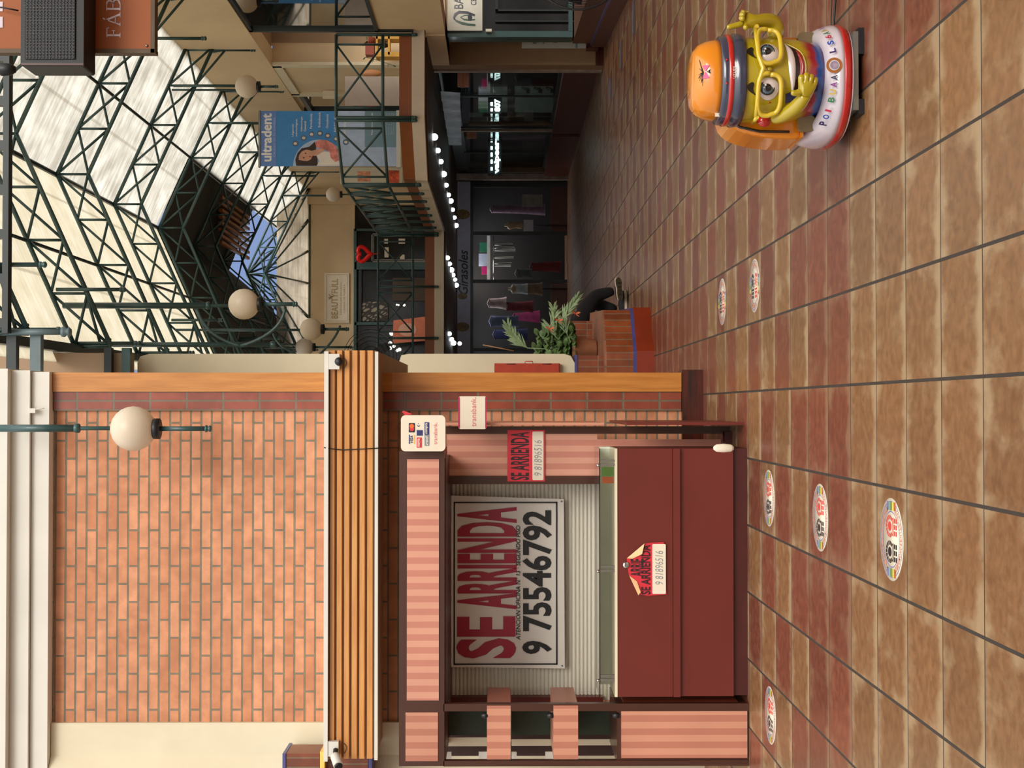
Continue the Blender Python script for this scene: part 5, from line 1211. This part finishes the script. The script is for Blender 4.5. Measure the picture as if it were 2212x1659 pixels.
MB().box(RO.x + rx(262), RO.x + rx(91), RO.y - .22, RO.y + .4, .028, .052).build('foot_plate', M['alu'], ride)
for lx0, lx1 in ((rx(270), rx(238)), (rx(140), rx(83))):
    for ly in (-.22, .3): MB().box(RO.x + lx0, RO.x + lx1, RO.y + ly, RO.y + ly + .1, 0, .028).build('rubber_foot', M['black'], ride)
# seat tub flanks, rear shell
shell = [(-.255, .235), (-.256, .29), (-.254, .35), (-.249, .41), (-.240, .46), (-.228, .505), (-.212, .545), (-.190, .575), (-.165, .595), (-.13, .605), (.13, .60), (.17, .57), (.185, .50), (.19, .33), (.19, .235)]
mb = MB().prism([(RO.x + a, b_) for a, b_ in shell], RO.y + .03, RO.y + .36, 'y')
sh_ = mb.build('rear_shell', M['rorange'], ride)
bv = sh_.modifiers.new('b', 'BEVEL'); bv.width = .03; bv.segments = 3; bv.limit_method = 'ANGLE'
MB().tube([RO + Vector((-.228, .012, .30 + .0)), RO + Vector((-.226, .012, .44)), RO + Vector((-.205, .012, .54)), RO + Vector((-.175, .015, .58))], .007, 8).build('door_seam', M['rblack'], ride, 'black seam on the orange flank')
MB().box(RO.x - .255, RO.x - .195, RO.y + .0, RO.y + .30, .235, .245).box(RO.x + .17, RO.x + .215, RO.y + .0, RO.y + .3, .262, .275).build('side_step', M['rorange'], ride)
MB().tube([RO + Vector((.205, -.01, .27)), RO + Vector((.205, -.01, .345))], .014, 8).build('flank_edge', M['rorange'], ride)
M['rdark'] = mat('sand_grey_inside', rgb(120, 104, 76), .4)
for a, b_ in ((rx(290), rx(255)), (rx(96), rx(68))):
    MB().prism(rrect(RO.x + a, RO.x + b_, .185, .265, .02), RO.y - .03, RO.y - .0, 'y').build('step_recess', M['rdark'], ride)
# face column
face = loft(MB(), [(z, CX, 0, a, .20 if z > .25 else .20 * (a / .182)) for z, a in HW], 56).build('face', facemat(), ride)
# band and dome
zb0, zb1 = rz(1616), rz(1563)
loft(MB(), [(zb0 - .002, CX, 0, .196, .20), (zb0, CX, 0, .212, .214), (zb0 + .012, CX, 0, .216, .218), (zb0 + .045, CX, 0, .216, .218), (zb0 + .05, CX, 0, .210, .212), (zb1 - .02, CX, 0, .207, .209), (zb1 - .004, CX, 0, .204, .206), (zb1, CX, 0, .196, .198)], 56).build('helmet_band', M['rnavy'], ride)
loft(MB(), [(zb0 + .058, CX, 0, .2085, .2105), (zb0 + .060, CX, 0, .2125, .2145), (zb0 + .080, CX, 0, .2115, .2135), (zb0 + .082, CX, 0, .2075, .2095)], 56).build('helmet_stripe', M['rred'], ride)
ztop = rz(1502)
loft(MB(), [(zb1 - .002, CX, 0, .188, .19), (zb1 + .02, CX, 0, .186, .19), (zb1 + .06, CX, 0, .178, .182), (zb1 + .095, CX, 0, .160, .165), (zb1 + .12, CX, 0, .128, .13), (ztop - .005, CX, 0, .08, .08), (ztop, CX, 0, .02, .02)], 48, 2.4).build('helmet_dome', M['rorange'], ride)
def domept(lx, lz, out=.004):
    rr = [(zb1 - .002, .188), (zb1 + .02, .186), (zb1 + .06, .178), (zb1 + .095, .160), (zb1 + .12, .128), (ztop, .02)]
    a = .188
    for (z0, a0), (z1, a1) in zip(rr[:-1], rr[1:]):
        if z0 <= lz <= z1: a = a0 + (a1 - a0) * (lz - z0) / (z1 - z0)
    u = min(.98, abs(lx - CX) / a); return RO + Vector((lx, -(a + .003) * (1 - u ** 2.4) ** (1 / 2.4) - out, lz))
# bow print on the dome
mb = MB()
for s_ in (-1, 1): mb.add([domept(CX + .002, rz(1528), .006), domept(CX + s_ * .030, rz(1521), .006), domept(CX + s_ * .032, rz(1528), .006), domept(CX + s_ * .030, rz(1536), .006)], [(0, 1, 2, 3)])
mb.build('bow_print', mat('pink_bow_print', rgb(206, 44, 120), .4), ride)
mb = MB(); rn = random.Random(4)
for k in range(44):
    s_ = rn.choice((-1, 1)); a = rn.uniform(.006, .07); z0 = rz(1524) + rn.uniform(-.002, .004); z1 = rz(1514 + rn.uniform(-2, 8)) - a * .1
    if rn.random() < .3: z0, z1, a = rz(1530), rz(1538), rn.uniform(.0, .012)
    pts = [domept(CX + s_ * a * t, z0 + (z1 - z0) * t ** .6, .003) for t in (0.05, .35, .7, 1)]
    mb.tube(pts, [.0020, .0018, .0014, .0006], 4)
mb.build('hair_print', M['rblack'], ride)
tpz = rz(1587)
mb = text(MB(), 'UTUDI', RO + Vector((CX - .04, -.216, tpz - .005)), (1, 0, 0), (0, 0, 1), .055, .010, .01, lift=.002); text(mb, 'KIDS GAME', RO + Vector((CX - .032, -.216, tpz - .0125)), (1, 0, 0), (0, 0, 1), .045, .004, .0, lift=.002)
mb.build('band_lettering', M['paper'], ride)
for k, (y, z_) in enumerate(((203, 1571), (152, 1572))): disc = MB().lathe([(.006, -.002), (.003, -.004)], srf(rx(y), rz(1600)) * 1 + Vector((0, -.012, .06)), 8, axis='y').build('band_mark', M['rred'], ride)
MB().box(RO.x + CX - .19, RO.x + CX - .165, RO.y - .09, RO.y - .085, rz(1566), rz(1555)).build('small_label', M['paper'], ride)
# conforming patches
def patch(pts_fn, nu, nv, out, m, name, lab=None, par=None):
    mb = MB().grid(lambda u, v: srf(*pts_fn(u, v), out=out(u, v) if callable(out) else out), nu, nv)
    return mb.build(name, m, par or ride, lab)
def disc_fn(cx, cz, a, b_, ex=2.0):
    def fn(u, v):
        t = 2 * PI * u; r = v; c_, s_ = math.cos(t), math.sin(t); return cx + a * r * math.copysign(abs(c_) ** (2 / ex), c_), cz + b_ * r * math.copysign(abs(s_) ** (2 / ex), s_)
    return fn
for yc in (134, 213):
    ex_, ez_ = rx(yc), rz(1664)
    e_ = patch(disc_fn(ex_, ez_, .049, .047), 28, 6, lambda u, v: .006 + .016 * (1 - v * v), M['reye'], 'eye')
    iz = rz(1660)
    ic = srf(ex_ + (.001), iz, .022)
    MB().ball(ic + Vector((0, .013, 0)), .0335, 24, 1, .5, 1).build('iris', M['riris'], ride)
    MB().ball(ic + Vector((0, -.0005, .0)), .019, 20, 1, .32, 1).build('pupil', M['rblack'], ride)
    MB().tube([ic + Vector((math.cos(2 * PI * i / 24) * .0315, .007, math.sin(2 * PI * i / 24) * .0315)) for i in range(25)], .004, 6).build('iris_rim', M['rblack'], ride)
    MB().ball(ic + Vector((.010, -.007, .010)), .0055, 10).build('glint', M['reye'], ride)
    # eyebrow, a comma lying on its side
    s_ = 1
    bz = rz(1628)
    mb = MB(); pts = []
    for k in range(9):
        t = k / 8; pts.append((ex_ - .028 + .056 * t, bz + .012 * math.sin(t * PI) * (1.0) - (.018 * (1 - t) ** 3)))
    w_ = [.003, .006, .010, .013, .0155, .0165, .016, .013, .004]
    vs = []
    for (a, b_), ww in zip(pts, w_): vs += [srf(a, b_ - ww, .005), srf(a, b_ + ww * .8, .005)]
    mb.add(vs, [(2 * k, 2 * k + 1, 2 * k + 3, 2 * k + 2) for k in range(8)], True); mb.build('eyebrow', M['rblack'], ride)
# glasses: rounded frames standing off the face
gl = MB()
fr = None
for y0, y1 in ((80, 163), (184, 270)):
    X0_, X1_, Z0_, Z1_ = rx(y1), rx(y0), rz(1689), rz(1639)
    cx_, cz_ = (X0_ + X1_) / 2, (Z0_ + Z1_) / 2; a, b_ = (X1_ - X0_) / 2, (Z1_ - Z0_) / 2
    pts = []
    for k in range(41):
        t = 2 * PI * k / 40; c_, s_ = math.cos(t), math.sin(t)
        u_, v_ = a * math.copysign(abs(c_) ** .55, c_), b_ * math.copysign(abs(s_) ** .6, s_)
        if s_ < 0: u_ *= .93
        pts.append(RO + Vector((cx_ + u_, -.235 + abs(cx_ + u_ - CX) ** 2 * 1.6, cz_ + v_)))
    MB().tube(pts, .0115, 10).build('glasses_rim', M['rframe'], ride)
zb_ = rz(1640)
mb = MB().tube([RO + Vector((rx(y), -.237 + abs(rx(y) - CX) ** 2 * 1.6, rz(x))) for x, y in ((1639, 272), (1638, 240), (1639, 205), (1644, 188), (1649, 174), (1644, 160), (1639, 145), (1637, 110), (1638, 76))], [.012, .009, .009, .011, .012, .011, .009, .009, .012], 10)
mb.build('glasses_bridge', M['rframe'], ride)
for y in (274, 75):
    lx = rx(y); MB().tube([RO + Vector((lx, -.20 + .02, rz(1640))), RO + Vector((lx, -.05, rz(1642)))], .010, 8).build('glasses_arm', M['rframe'], ride)
MB().ball(srf(CX + .002, rz(1664), .008), .015, 16, 1, 1.2, 1.1).build('nose', M['ryellow'], ride)
# mouth
def curve(pts, t):
    n = len(pts) - 1; k = min(n - 1, int(t * n)); f = t * n - k; p0, p1 = pts[k], pts[k + 1]
    q0 = pts[max(k - 1, 0)]; q1 = pts[min(k + 2, n)]
    def h(a, b_, c_, d_): return .5 * ((2 * b_) + (-a + c_) * f + (2 * a - 5 * b_ + 4 * c_ - d_) * f * f + (-a + 3 * b_ - 3 * c_ + d_) * f ** 3)
    return h(q0[0], p0[0], p1[0], q1[0]), h(q0[1], p0[1], p1[1], q1[1])
up_ = [(1716, 226), (1712, 205), (1708, 180), (1706, 150), (1704, 125), (1702, 111)]
lo_ = [(1717, 226), (1733, 210), (1742, 188), (1744, 160), (1733, 130), (1703, 110)]
def mouth(v0, v1):
    def fn(u, v):
        a = curve(up_, u); b_ = curve(lo_, u); t = v0 + (v1 - v0) * v; return rx(a[1] * (1 - t) + b_[1] * t), rz(a[0] * (1 - t) + b_[0] * t)
    return fn
patch(mouth(0, 1), 28, 8, .003, M['rmouth'], 'mouth')
patch(mouth(0.0, .40), 28, 4, lambda u, v: .004 + .006 * math.sin(PI * v), M['reye'], 'teeth')
def tong(u, v):
    a = (.3 + .5 * u); p = mouth(.66, .97)(a, v); return p
patch(tong, 20, 6, lambda u, v: .004 + .012 * math.sin(PI * v) * math.sin(PI * u), M['rtongue'], 'tongue')
lip = [srf(rx(b_), rz(a), .004) for a, b_ in [curve(lo_, k / 20) for k in range(21)]]
MB().tube(lip, .0045, 8).build('lower_lip', M['ryellow'], ride)
patch(disc_fn(rx(240), rz(1670), .004, .004), 8, 2, .004, M['rred'], 'cheek_mark')
# phone slab held before the chin
c = srf(rx(222), rz(1735), .02)
MB().obox(c, (.060 * .35, -.004, -.060 * .0 + .0), (0, .006, 0), (-.030, 0, .075)).build('dark_slab', mat('dark_navy_slab', rgb(30, 28, 62), .3), ride)
# arms, one continuous skin with fingers
def limb(name, chain, fingers, m):
    me = bpy.data.meshes.new(name); vs = []; es = []; rs = []
    def addc(pts, start=None):
        prev = start
        for p, r in pts:
            vs.append(Vector(p)); rs.append(r)
            if prev is not None: es.append((prev, len(vs) - 1))
            prev = len(vs) - 1
        return prev
    end = addc(chain)
    for f in fingers: addc(f, end)
    me.from_pydata([tuple(v) for v in vs], es, []); o = bpy.data.objects.new(name, me); COL.objects.link(o); me.materials.append(m); o.parent = ride
    sk = o.modifiers.new('skin', 'SKIN'); sk.use_smooth_shade = True
    for k, r in enumerate(rs): me.skin_vertices[0].data[k].radius = (r * 1.28, r * 1.28)
    me.skin_vertices[0].data[0].use_root = True
    sb = o.modifiers.new('sub', 'SUBSURF'); sb.levels = 2; sb.render_levels = 2
    return o
def q(x, y, ly): return Vector((rx(y), ly, rz(x)))
chain = [(q(1692, 95, -.06), .036), (q(1692, 66, -.08), .036), (q(1683, 52, -.10), .033), (q(1660, 54, -.13), .027), (q(1640, 60, -.15), .022), (q(1627, 62, -.155), .026)]
f1 = [(q(1612, 66, -.16), .013), (q(1598, 71, -.165), .0115), (q(1574, 77, -.17), .010)]
f2 = [(q(1613, 57, -.165), .012), (q(1605, 56, -.18), .0115), (q(1604, 60, -.20), .011), (q(1612, 64, -.205), .010)]
f3 = [(q(1615, 50, -.16), .012), (q(1606, 48, -.175), .011), (q(1605, 51, -.195), .010), (q(1613, 55, -.20), .010)]
f4 = [(q(1618, 44, -.155), .011), (q(1609, 42, -.165), .010), (q(1608, 45, -.185), .009), (q(1615, 48, -.19), .009)]
th = [(q(1619, 71, -.17), .012), (q(1612, 78, -.185), .011), (q(1620, 82, -.19), .010)]
limb('raised_arm', chain, [f1, f2, f3, f4, th], M['ryellow'])
chain = [(q(1680, 272, -.10), .020), (q(1700, 268, -.15), .028), (q(1722, 256, -.20), .030), (q(1732, 244, -.23), .027), (q(1738, 232, -.25), .025), (q(1740, 222, -.262), .030)]
f1 = [(q(1726, 212, -.275), .013), (q(1725, 200, -.285), .0125), (q(1728, 192, -.275), .011)]
f2 = [(q(1736, 208, -.28), .013), (q(1736, 196, -.288), .0125), (q(1739, 188, -.275), .011)]
f3 = [(q(1746, 210, -.278), .012), (q(1747, 199, -.285), .012), (q(1749, 191, -.272), .010)]
f4 = [(q(1755, 214, -.27), .011), (q(1757, 204, -.277), .010), (q(1758, 197, -.267), .009)]
th = [(q(1727, 228, -.268), .013), (q(1712, 232, -.272), .012), (q(1704, 229, -.275), .011)]
limb('bent_arm', chain, [f1, f2, f3, f4, th], M['ryellow'])
patch(disc_fn(rx(268), rz(1655), .012, .02), 12, 3, .004, M['rred'], 'red_cuff')
MB().ball(RO + q(1665, 272, -.07), .024, 12, 1.2, 1, 1.3).build('red_shoulder', M['rred'], ride)
# emblem and letters round the front of the base
def basept(lx, lz, out=.003):
    s_ = .985 - max(0, (lz - .13)) * .75; u = min(.99, abs(lx) / (bw * s_)); return RO + Vector((lx, bc - bd * s_ * (1 - u ** 2.5) ** .4 - out, lz))
ec = basept(rx(169), .148, .004)
for r_, mm, d in ((.036, 'emb1', 0), (.024, 'rwhite', -.002), (.019, 'emb2', -.004)):
    if mm == 'emb1': M[mm] = mat('brown_gold_ring_print', rgb(160, 96, 34), .4, var=.1, vs=60)
    if mm == 'emb2': M[mm] = mat('mauve_print', rgb(150, 132, 150), .4, var=.3, vs=60)
    MB().add([ec + Vector((math.cos(2 * PI * i / 28) * r_, d + math.sin(2 * PI * i / 28) * r_ * .12, math.sin(2 * PI * i / 28) * r_)) for i in range(28)], [tuple(range(28))]).build('round_emblem', M[mm], ride)
cols = [rgb(60, 40, 100), rgb(40, 80, 170), rgb(190, 50, 80), rgb(60, 120, 80), rgb(196, 170, 60), rgb(130, 50, 140), rgb(30, 40, 70)]
L1 = [('P', 284, 1818), ('O', 273, 1826), ('I', 260, 1826), ('B', 242, 1832), ('U', 227, 1833), ('A', 212, 1838), ('A', 197, 1841)]
L2 = [('L', 138, 1842), ('S', 119, 1838), ('6', 104, 1833), ('A', 93, 1829), ('I', 84, 1824), ('R', 74, 1823), ('M', 67, 1815)]
for k, (ch, y, x) in enumerate(L1 + L2):
    lx = rx(y); lz = .148 + (abs(lx) ** 2) * .55; h = .030 if ch not in 'PM' else .038
    p = basept(lx, lz, .004); p2 = basept(lx + .01, lz + (abs(lx + .01) ** 2 - lx ** 2) * .55, .004); r_ = (p2 - p).normalized(); nn = Vector((0, .25, 1)); u_ = (nn - r_ * nn.dot(r_)).normalized()
    mc = mat('letter_print_%d' % k, cols[k % 7], .4)
    text(MB(), ch, p - r_ * .009 - u_ * h / 2, r_, u_, .024 if ch != 'I' else .011, h, .04, lift=.0035).build('base_letter', mc, ride)
# mains lead
mb = MB().tube(bez(RO + Vector((.24, .25, .03)), RO + Vector((.45, .35, .006)), RO + Vector((.9, .1, .006)), 14), .006, 6)
single('power_lead', mb, M['cable'], 'black power lead running off to the right from the kiddie ride', 'cable')
single('power_lead', MB().tube(bez(RO + Vector((.23, .27, .03)), RO + Vector((.42, .4, .02)), RO + Vector((.95, .2, .006)), 14), .003, 6), M['cable'], 'thin second lead beside the black power lead of the ride', 'cable')
# ------------------------------------------------------------ brick seat planter
pl = thing('brick_planter_bench', 'octagonal red brick seat planter with a blue tile band and red base', 'bench', (.4, 16.4, 0))
def octo(ins): return [(-1.2, 15.0 + ins), (.62 - ins * .3, 15.0 + ins), (1.13 - ins, 15.42 + ins * .5), (1.25 - ins, 17.6), (.8, 18.1 - ins), (-1.2, 18.1 - ins)]
MB().prism(octo(0), 0, .19, 'z').build('base', M['basered'], pl)
MB().prism(octo(.01), .19, .225, 'z').build('blue_band', M['blue'], pl)
MB().prism(octo(.03), .225, .52, 'z').build('brick_wall', M['planterbrick'], pl)
MB().prism(octo(.03), .52, .535, 'z').build('seat_top', M['seat'], pl)
MB().prism([(-1.2, 15.25), (.58, 15.25), (.58, 15.6), (-1.2, 15.6)], .535, .83, 'z').build('back_wall', M['planterbrick'], pl)
MB().prism([(.0, 15.24), (.585, 15.24), (.585, 15.62), (.0, 15.62)], .83, .86, 'z').build('blue_band', M['blue'], pl)
a = R(1225, 1290, 697, 765, 17.3)
MB().prism([(.62, 17.2), (1.09, 17.2), (1.09, 17.55), (.62, 17.55)], .535, .84, 'z').build('back_wall', M['planterbrick'], pl)
# potted plants standing in the planter
def bush(label, c, pots, seed, n, leafm, L, W, spread, h, fingers=False, pot=True):
    c = Vector(c); t = thing('potted_shrub', label, 'plant', c, 'shrubs in the brick planter')
    if pot: MB().lathe([(.10, 0), (.13, .02), (.17, .26), (.185, .27), (.185, .31), (.165, .31), (.15, .27)], c, 28).build('pot', pots, t)
    rn = random.Random(seed); st = MB(); lf = MB()
    for k in range(n):
        a = rn.uniform(0, 2 * PI); r = spread * math.sqrt(rn.random()); top = c + Vector((math.cos(a) * r, math.sin(a) * r * .6, h * rn.uniform(.45, 1)))
        b0 = c + Vector((0, 0, .25)); st.tube(bez(b0, (b0 + top) / 2 + Vector((0, 0, .1)), top, 4), .005, 5, cap=False)
        if fingers:
            d0 = Vector((math.cos(a), math.sin(a) - .6, rn.uniform(-.2, .7))).normalized(); s_ = d0.cross(Vector((0, 0, 1))).normalized()
            for j in range(-3, 4):
                leaf(lf, top, d0 * math.cos(j * .5) + s_ * math.sin(j * .5), L * (1 - .1 * abs(j)) * rn.uniform(.8, 1.1), W * 1.3, up=Vector((.1, -1, .5)))
        else:
            for j in range(6):
                d = Vector((rn.uniform(-1, 1), rn.uniform(-1, .6), rn.uniform(-.3, .9))); leaf(lf, top + d * .04, d, L * rn.uniform(.7, 1.1), W)
    st.build('stems', M['leafdark'], t); lf.build('foliage', leafm, t); return t
M['clay'] = mat('scalloped_clay_pot', rgb(164, 112, 80), .6, var=.15)
cp = P(1302, 757, 16.3); cp.z = .535
bush('bushy green shrub in a clay pot between the cream wall end and the brick block', cp, M['clay'], 3, 130, M['leaf'], .12, .055, .34, .62, fingers=True)
bush('low dark leafy plant hugging the cream wall end in the planter', (.66, 16.9, .535), M['clay'], 9, 40, M['leaf'], .12, .05, .26, .72, fingers=True)
def spray(label, pts, nl, L, seed):
    w_ = [P(x, y, 16.1) for x, y in pts]; t = thing('shrub_branch', label, 'plant', w_[0], 'pale pointed shrub branches')
    path = []
    for a, b_ in zip(w_[:-1], w_[1:]): path += [a + (b_ - a) * k / 6 for k in range(6)]
    path.append(w_[-1]); MB().tube([w_[0] + (cp + Vector((0, 0, .25)) - w_[0]) * .9, w_[0]] + path, .006, 6).build('stem', M['leafpale'], t)
    rn = random.Random(seed); mb = MB(); n = len(path)
    nl = int(nl * 2.2)
    for k in range(nl):
        u = k / nl; i = min(n - 2, int(u * (n - 1))); p = path[i] + (path[i + 1] - path[i]) * (u * (n - 1) - i); d = (path[i + 1] - path[i]).normalized(); s_ = Vector((-d.z, 0, d.x)) * (1 if k % 2 else -1)
        leaf(mb, p, d * 1.0 + s_ * rn.uniform(.2, .7) + Vector((0, rn.uniform(-.5, .3), 0)), L * 1.15 * (1 - .5 * u) * rn.uniform(.8, 1.2), .015, up=Vector((0, -1, .2)), bend=.1)
    mb.build('foliage', M['leafpale'], t)
M['leafpale'] = mat('grey_green_pointed_leaf', rgb(124, 146, 104), .55, var=.25)
spray('pale pointed branch leaning right, highest on the shrub', [(1140, 752), (1118, 735), (1104, 718), (1096, 700)], 34, .15, 1)
spray('pale pointed branch in the middle of the shrub', [(1200, 728), (1190, 705), (1198, 680), (1196, 664)], 36, .15, 2)
spray('pale pointed branch reaching towards the sitting person', [(1225, 722), (1215, 690), (1232, 664), (1248, 642)], 36, .15, 3)
mb = MB().tube([P(1110, 758, 16.2), P(1080, 752, 16.2), P(1043, 745, 16.2)], .008, 6); single('bamboo_cane', mb, mat('dry_bamboo', rgb(150, 110, 76), .6), 'dry bamboo cane poking up from the shrub beside the cream wall end', 'cane')
mb = MB(); rn = random.Random(5)
M['flower'] = mat('orange_pink_flower', rgb(222, 120, 84), .5)
for (x, y, lab) in ((1206, 692, 'pinkish orange flower between two pale branches'), (1187, 710, 'pinkish orange flower low on the middle branch'), (1243, 677, 'pinkish orange flower at the knee of the sitting person')):
    mb = MB(); c = P(x, y, 16.0)
    for k in range(5): leaf(mb, c, (math.cos(k * 1.26), -.4, math.sin(k * 1.26)), .06, .035)
    single('flower', mb, M['flower'], lab, 'flower', 'flowers on the shrub')
# red electric cabinet on the cream wall end
t = thing('electric_cabinet', 'orange red metal cabinet with a handle on the cream wall end', 'cabinet', P(1210, 794, 15.2))
M['cabinet'] = mat('orange_red_enamel', rgb(170, 56, 34), .4)
a = R(1068, 1209, 785, 815, 15.24)
MB().box(a[0], a[1], 15.22, 15.30, a[2], a[3]).build('body', M['cabinet'], t)
MB().box(a[0], a[1] - .0, 15.205, 15.222, a[2] + .01, a[3] - .01).build('door', M['cabinet'], t)
hz = (a[2] + a[3]) / 2 - .02
MB().tube([(a[1] - .005, 15.21, hz + .045), (a[1] + .022, 15.2, hz + .04), (a[1] + .022, 15.2, hz - .04), (a[1] - .005, 15.21, hz - .045)], .005, 6).build('handle', M['cabinet'], t)
for s_ in (-1, 1): MB().tube([(a[1] - .008, 15.2, hz + s_ * .2 - .05), (a[1] - .008, 15.2, hz + s_ * .2 + .05)], .005, 6).build('hinge', M['reddark'], t)

# ------------------------------------------------------------ sitting person, seen from the hips down past the shrub
YPn = 18.2
pm = mat('black_jersey_cloth', rgb(9, 8, 11), .95, var=.1); skinm = mat('skin', rgb(196, 150, 122), .5); soft = mat('dark_brown_hair', rgb(40, 28, 22), .6)
person = thing('person', 'person in black trousers and dark grey sneakers sitting on the far side of the brick planter, legs crossed'.replace(' and dark grey sneakers', '').replace('the far side of ', ''), 'person', (.9, YPn, 0))
def skin_mesh(name, chains, m, par, joints=None):
    vs, rs, es = [], [], []; names = {}
    for ch in chains:
        prev = None
        for key, p, r in ch:
            if key in names: i = names[key]
            else:
                vs.append(Vector(p)); rs.append(r); i = len(vs) - 1
                if key: names[key] = i
            if prev is not None and prev != i: es.append((prev, i))
            prev = i
    me = bpy.data.meshes.new(name); off = parent_loc(par); me.from_pydata([tuple(v - off) for v in vs], es, []); o = bpy.data.objects.new(name, me); COL.objects.link(o); me.materials.append(m); o.parent = par
    sk = o.modifiers.new('skin', 'SKIN'); sk.use_smooth_shade = True
    for k, r in enumerate(rs): me.skin_vertices[0].data[k].radius = (r * 1.38, r * 1.38)
    me.skin_vertices[0].data[0].use_root = True
    sb = o.modifiers.new('sub', 'SUBSURF'); sb.levels = 2; sb.render_levels = 2
    return o
def pp_(x, y, Y=YPn): return P(x, y, Y)
hip = pp_(1262, 712, 17.95); hip.z = .66
kneeR = pp_(1276, 652, 18.15); kneeL = pp_(1284, 640, 18.0)
ankR = pp_(1332, 668, 18.05); ankL = pp_(1327, 628, 18.0)
chest = Vector((hip.x - .34, 18.0, 1.0)); neck = Vector((chest.x - .14, 18.0, 1.17)); head = neck + Vector((-.06, 0, .12))
body = skin_mesh('body', [
    [('hip', hip, .13), ('w', (hip + chest) / 2 + Vector((0, 0, -.03)), .12), ('c', chest, .15), ('n', neck, .06), ('h0', head - Vector((-.02, 0, .04)), .06)],
    [('hip', hip, .13), (None, hip + Vector((.12, -.09, -.01)), .095), (None, (hip + kneeL) / 2 + Vector((.05, -.05, .0)), .09), ('kL', kneeL, .072), (None, kneeL * .55 + ankL * .45 + Vector((0, 0, .01)), .062), ('aL', ankL, .042)],
    [('hip', hip, .13), (None, hip + Vector((.10, .09, -.01)), .095), ('kR', kneeR + Vector((0, .12, 0)), .072), (None, kneeR * .5 + ankR * .5 + Vector((0, .08, 0)), .06), ('aR', ankR, .042)],
    [('c', chest, .15), (None, chest + Vector((0, -.2, .05)), .06), (None, chest + Vector((.12, -.24, -.16)), .045), (None, chest + Vector((.3, -.18, -.24)), .033)],
    [('c', chest, .15), (None, chest + Vector((0, .2, .05)), .06), (None, chest + Vector((.1, .26, -.16)), .045), (None, chest + Vector((.28, .2, -.24)), .033)]], pm, person)
MB().ball(head + Vector((0, 0, .03)), .105, 20, .85, .8, 1.15).build('head', skinm, person)
MB().ball(head + Vector((-.02, .01, .07)), .105, 20, .95, .9, 1.0).build('hair', soft, person)
for s_ in (-1, 1):
    w_ = chest + Vector((.33, -.17 if s_ < 0 else .19, -.25)); hb = [(None, w_ - Vector((.03, 0, 0)), .024), ('p', w_ + Vector((.04, 0, 0)), .03)]
    chs = [hb] + [[('p', w_, .03), (None, w_ + Vector((.08, (k - 1.5) * .018, -.005)), .009), (None, w_ + Vector((.10 + .01 * (1.5 - abs(k - 1.5)), (k - 1.5) * .02, -.03)), .008)] for k in range(4)] + [[('p', w_, .03), (None, w_ + Vector((.05, -.04 * s_, 0)), .010), (None, w_ + Vector((.075, -.05 * s_, -.01)), .009)]]
    skin_mesh('hand', chs, skinm, person)
M['solerubber'] = mat('dark_olive_sole', rgb(66, 60, 44), .6); M['midsole'] = mat('off_white_midsole', rgb(206, 190, 166), .5); M['shoe'] = mat('dark_grey_knit_shoe', rgb(34, 32, 36), .8)
def shoe(c, d, n, lab):
    """c heel, d heel-to-toe, n sole normal (out of the sole)"""
    c, d, n = Vector(c), Vector(d).normalized(), Vector(n).normalized(); s_ = d.cross(n).normalized(); L = .29
    prof = [(0, .028), (.04, .038), (.10, .037), (.15, .034), (.21, .045), (.26, .040), (.285, .022), (.29, .006)]
    def sect(off, k=1.0):
        pts = []
        for u, w_ in prof: pts.append(c + d * u + s_ * w_ * k + n * (off + .012 * (u / L) ** 3 * -1))
        for u, w_ in reversed(prof): pts.append(c + d * u - s_ * w_ * k + n * (off + .012 * (u / L) ** 3 * -1))
        return pts
    def slab(o0, o1, k0, k1, m, name, par):
        a, b_ = sect(o0, k0), sect(o1, k1); N = len(a)
        return MB().add(a + b_, [tuple(range(N))[::-1], tuple(range(N, 2 * N))] + [(i, (i + 1) % N, N + (i + 1) % N, N + i) for i in range(N)]).build(name, m, par)
    sh = slab(-.012, -.045, 1.0, .92, M['midsole'], 'sneaker', person); sh['label'] = lab
    slab(0, -.012, .96, 1.0, M['solerubber'], 'outsole', sh)
    for k in range(4): MB().obox(c + d * (.07 + .05 * k) + n * .002, s_ * .024, d * .004, n * .003).build('tread', M['shoe'], sh)
    up_rows = []
    mb = MB(); vs = []
    hs = [.05, .075, .085, .08, .055, .04, .028, .01]
    for (u, w_), h in zip(prof, hs):
        for t in range(9):
            a = PI * t / 8; vs.append(c + d * u + s_ * math.cos(a) * w_ * .92 - n * (.044 + math.sin(a) * h))
    mb.add(vs, [(k * 9 + t, k * 9 + t + 1, (k + 1) * 9 + t + 1, (k + 1) * 9 + t) for k in range(7) for t in range(8)], True).build('upper', M['shoe'], sh)
shoe(pp_(1341, 647, 17.85), (1, -.05, .10), (-.05, -.93, -.36), 'sneaker with its sole turned to the viewer')
sh2 = pp_(1352, 652, 18.15); sh2.z = .0
shoe(Vector((sh2.x - .14, 18.12, 0.0)), (1, -.15, 0), (0, 0, -1), 'sneaker flat on the floor')

# ------------------------------------------------------------ the rest of the market hall beside and behind the viewer
struct('wall_right_near', MB().box(6.3, 6.6, -7, 16.9, 0, 6.6), M['beige'])
struct('wall_front', MB().box(-9, 13, -7.2, -7, 0, 4.0), M['beige'])
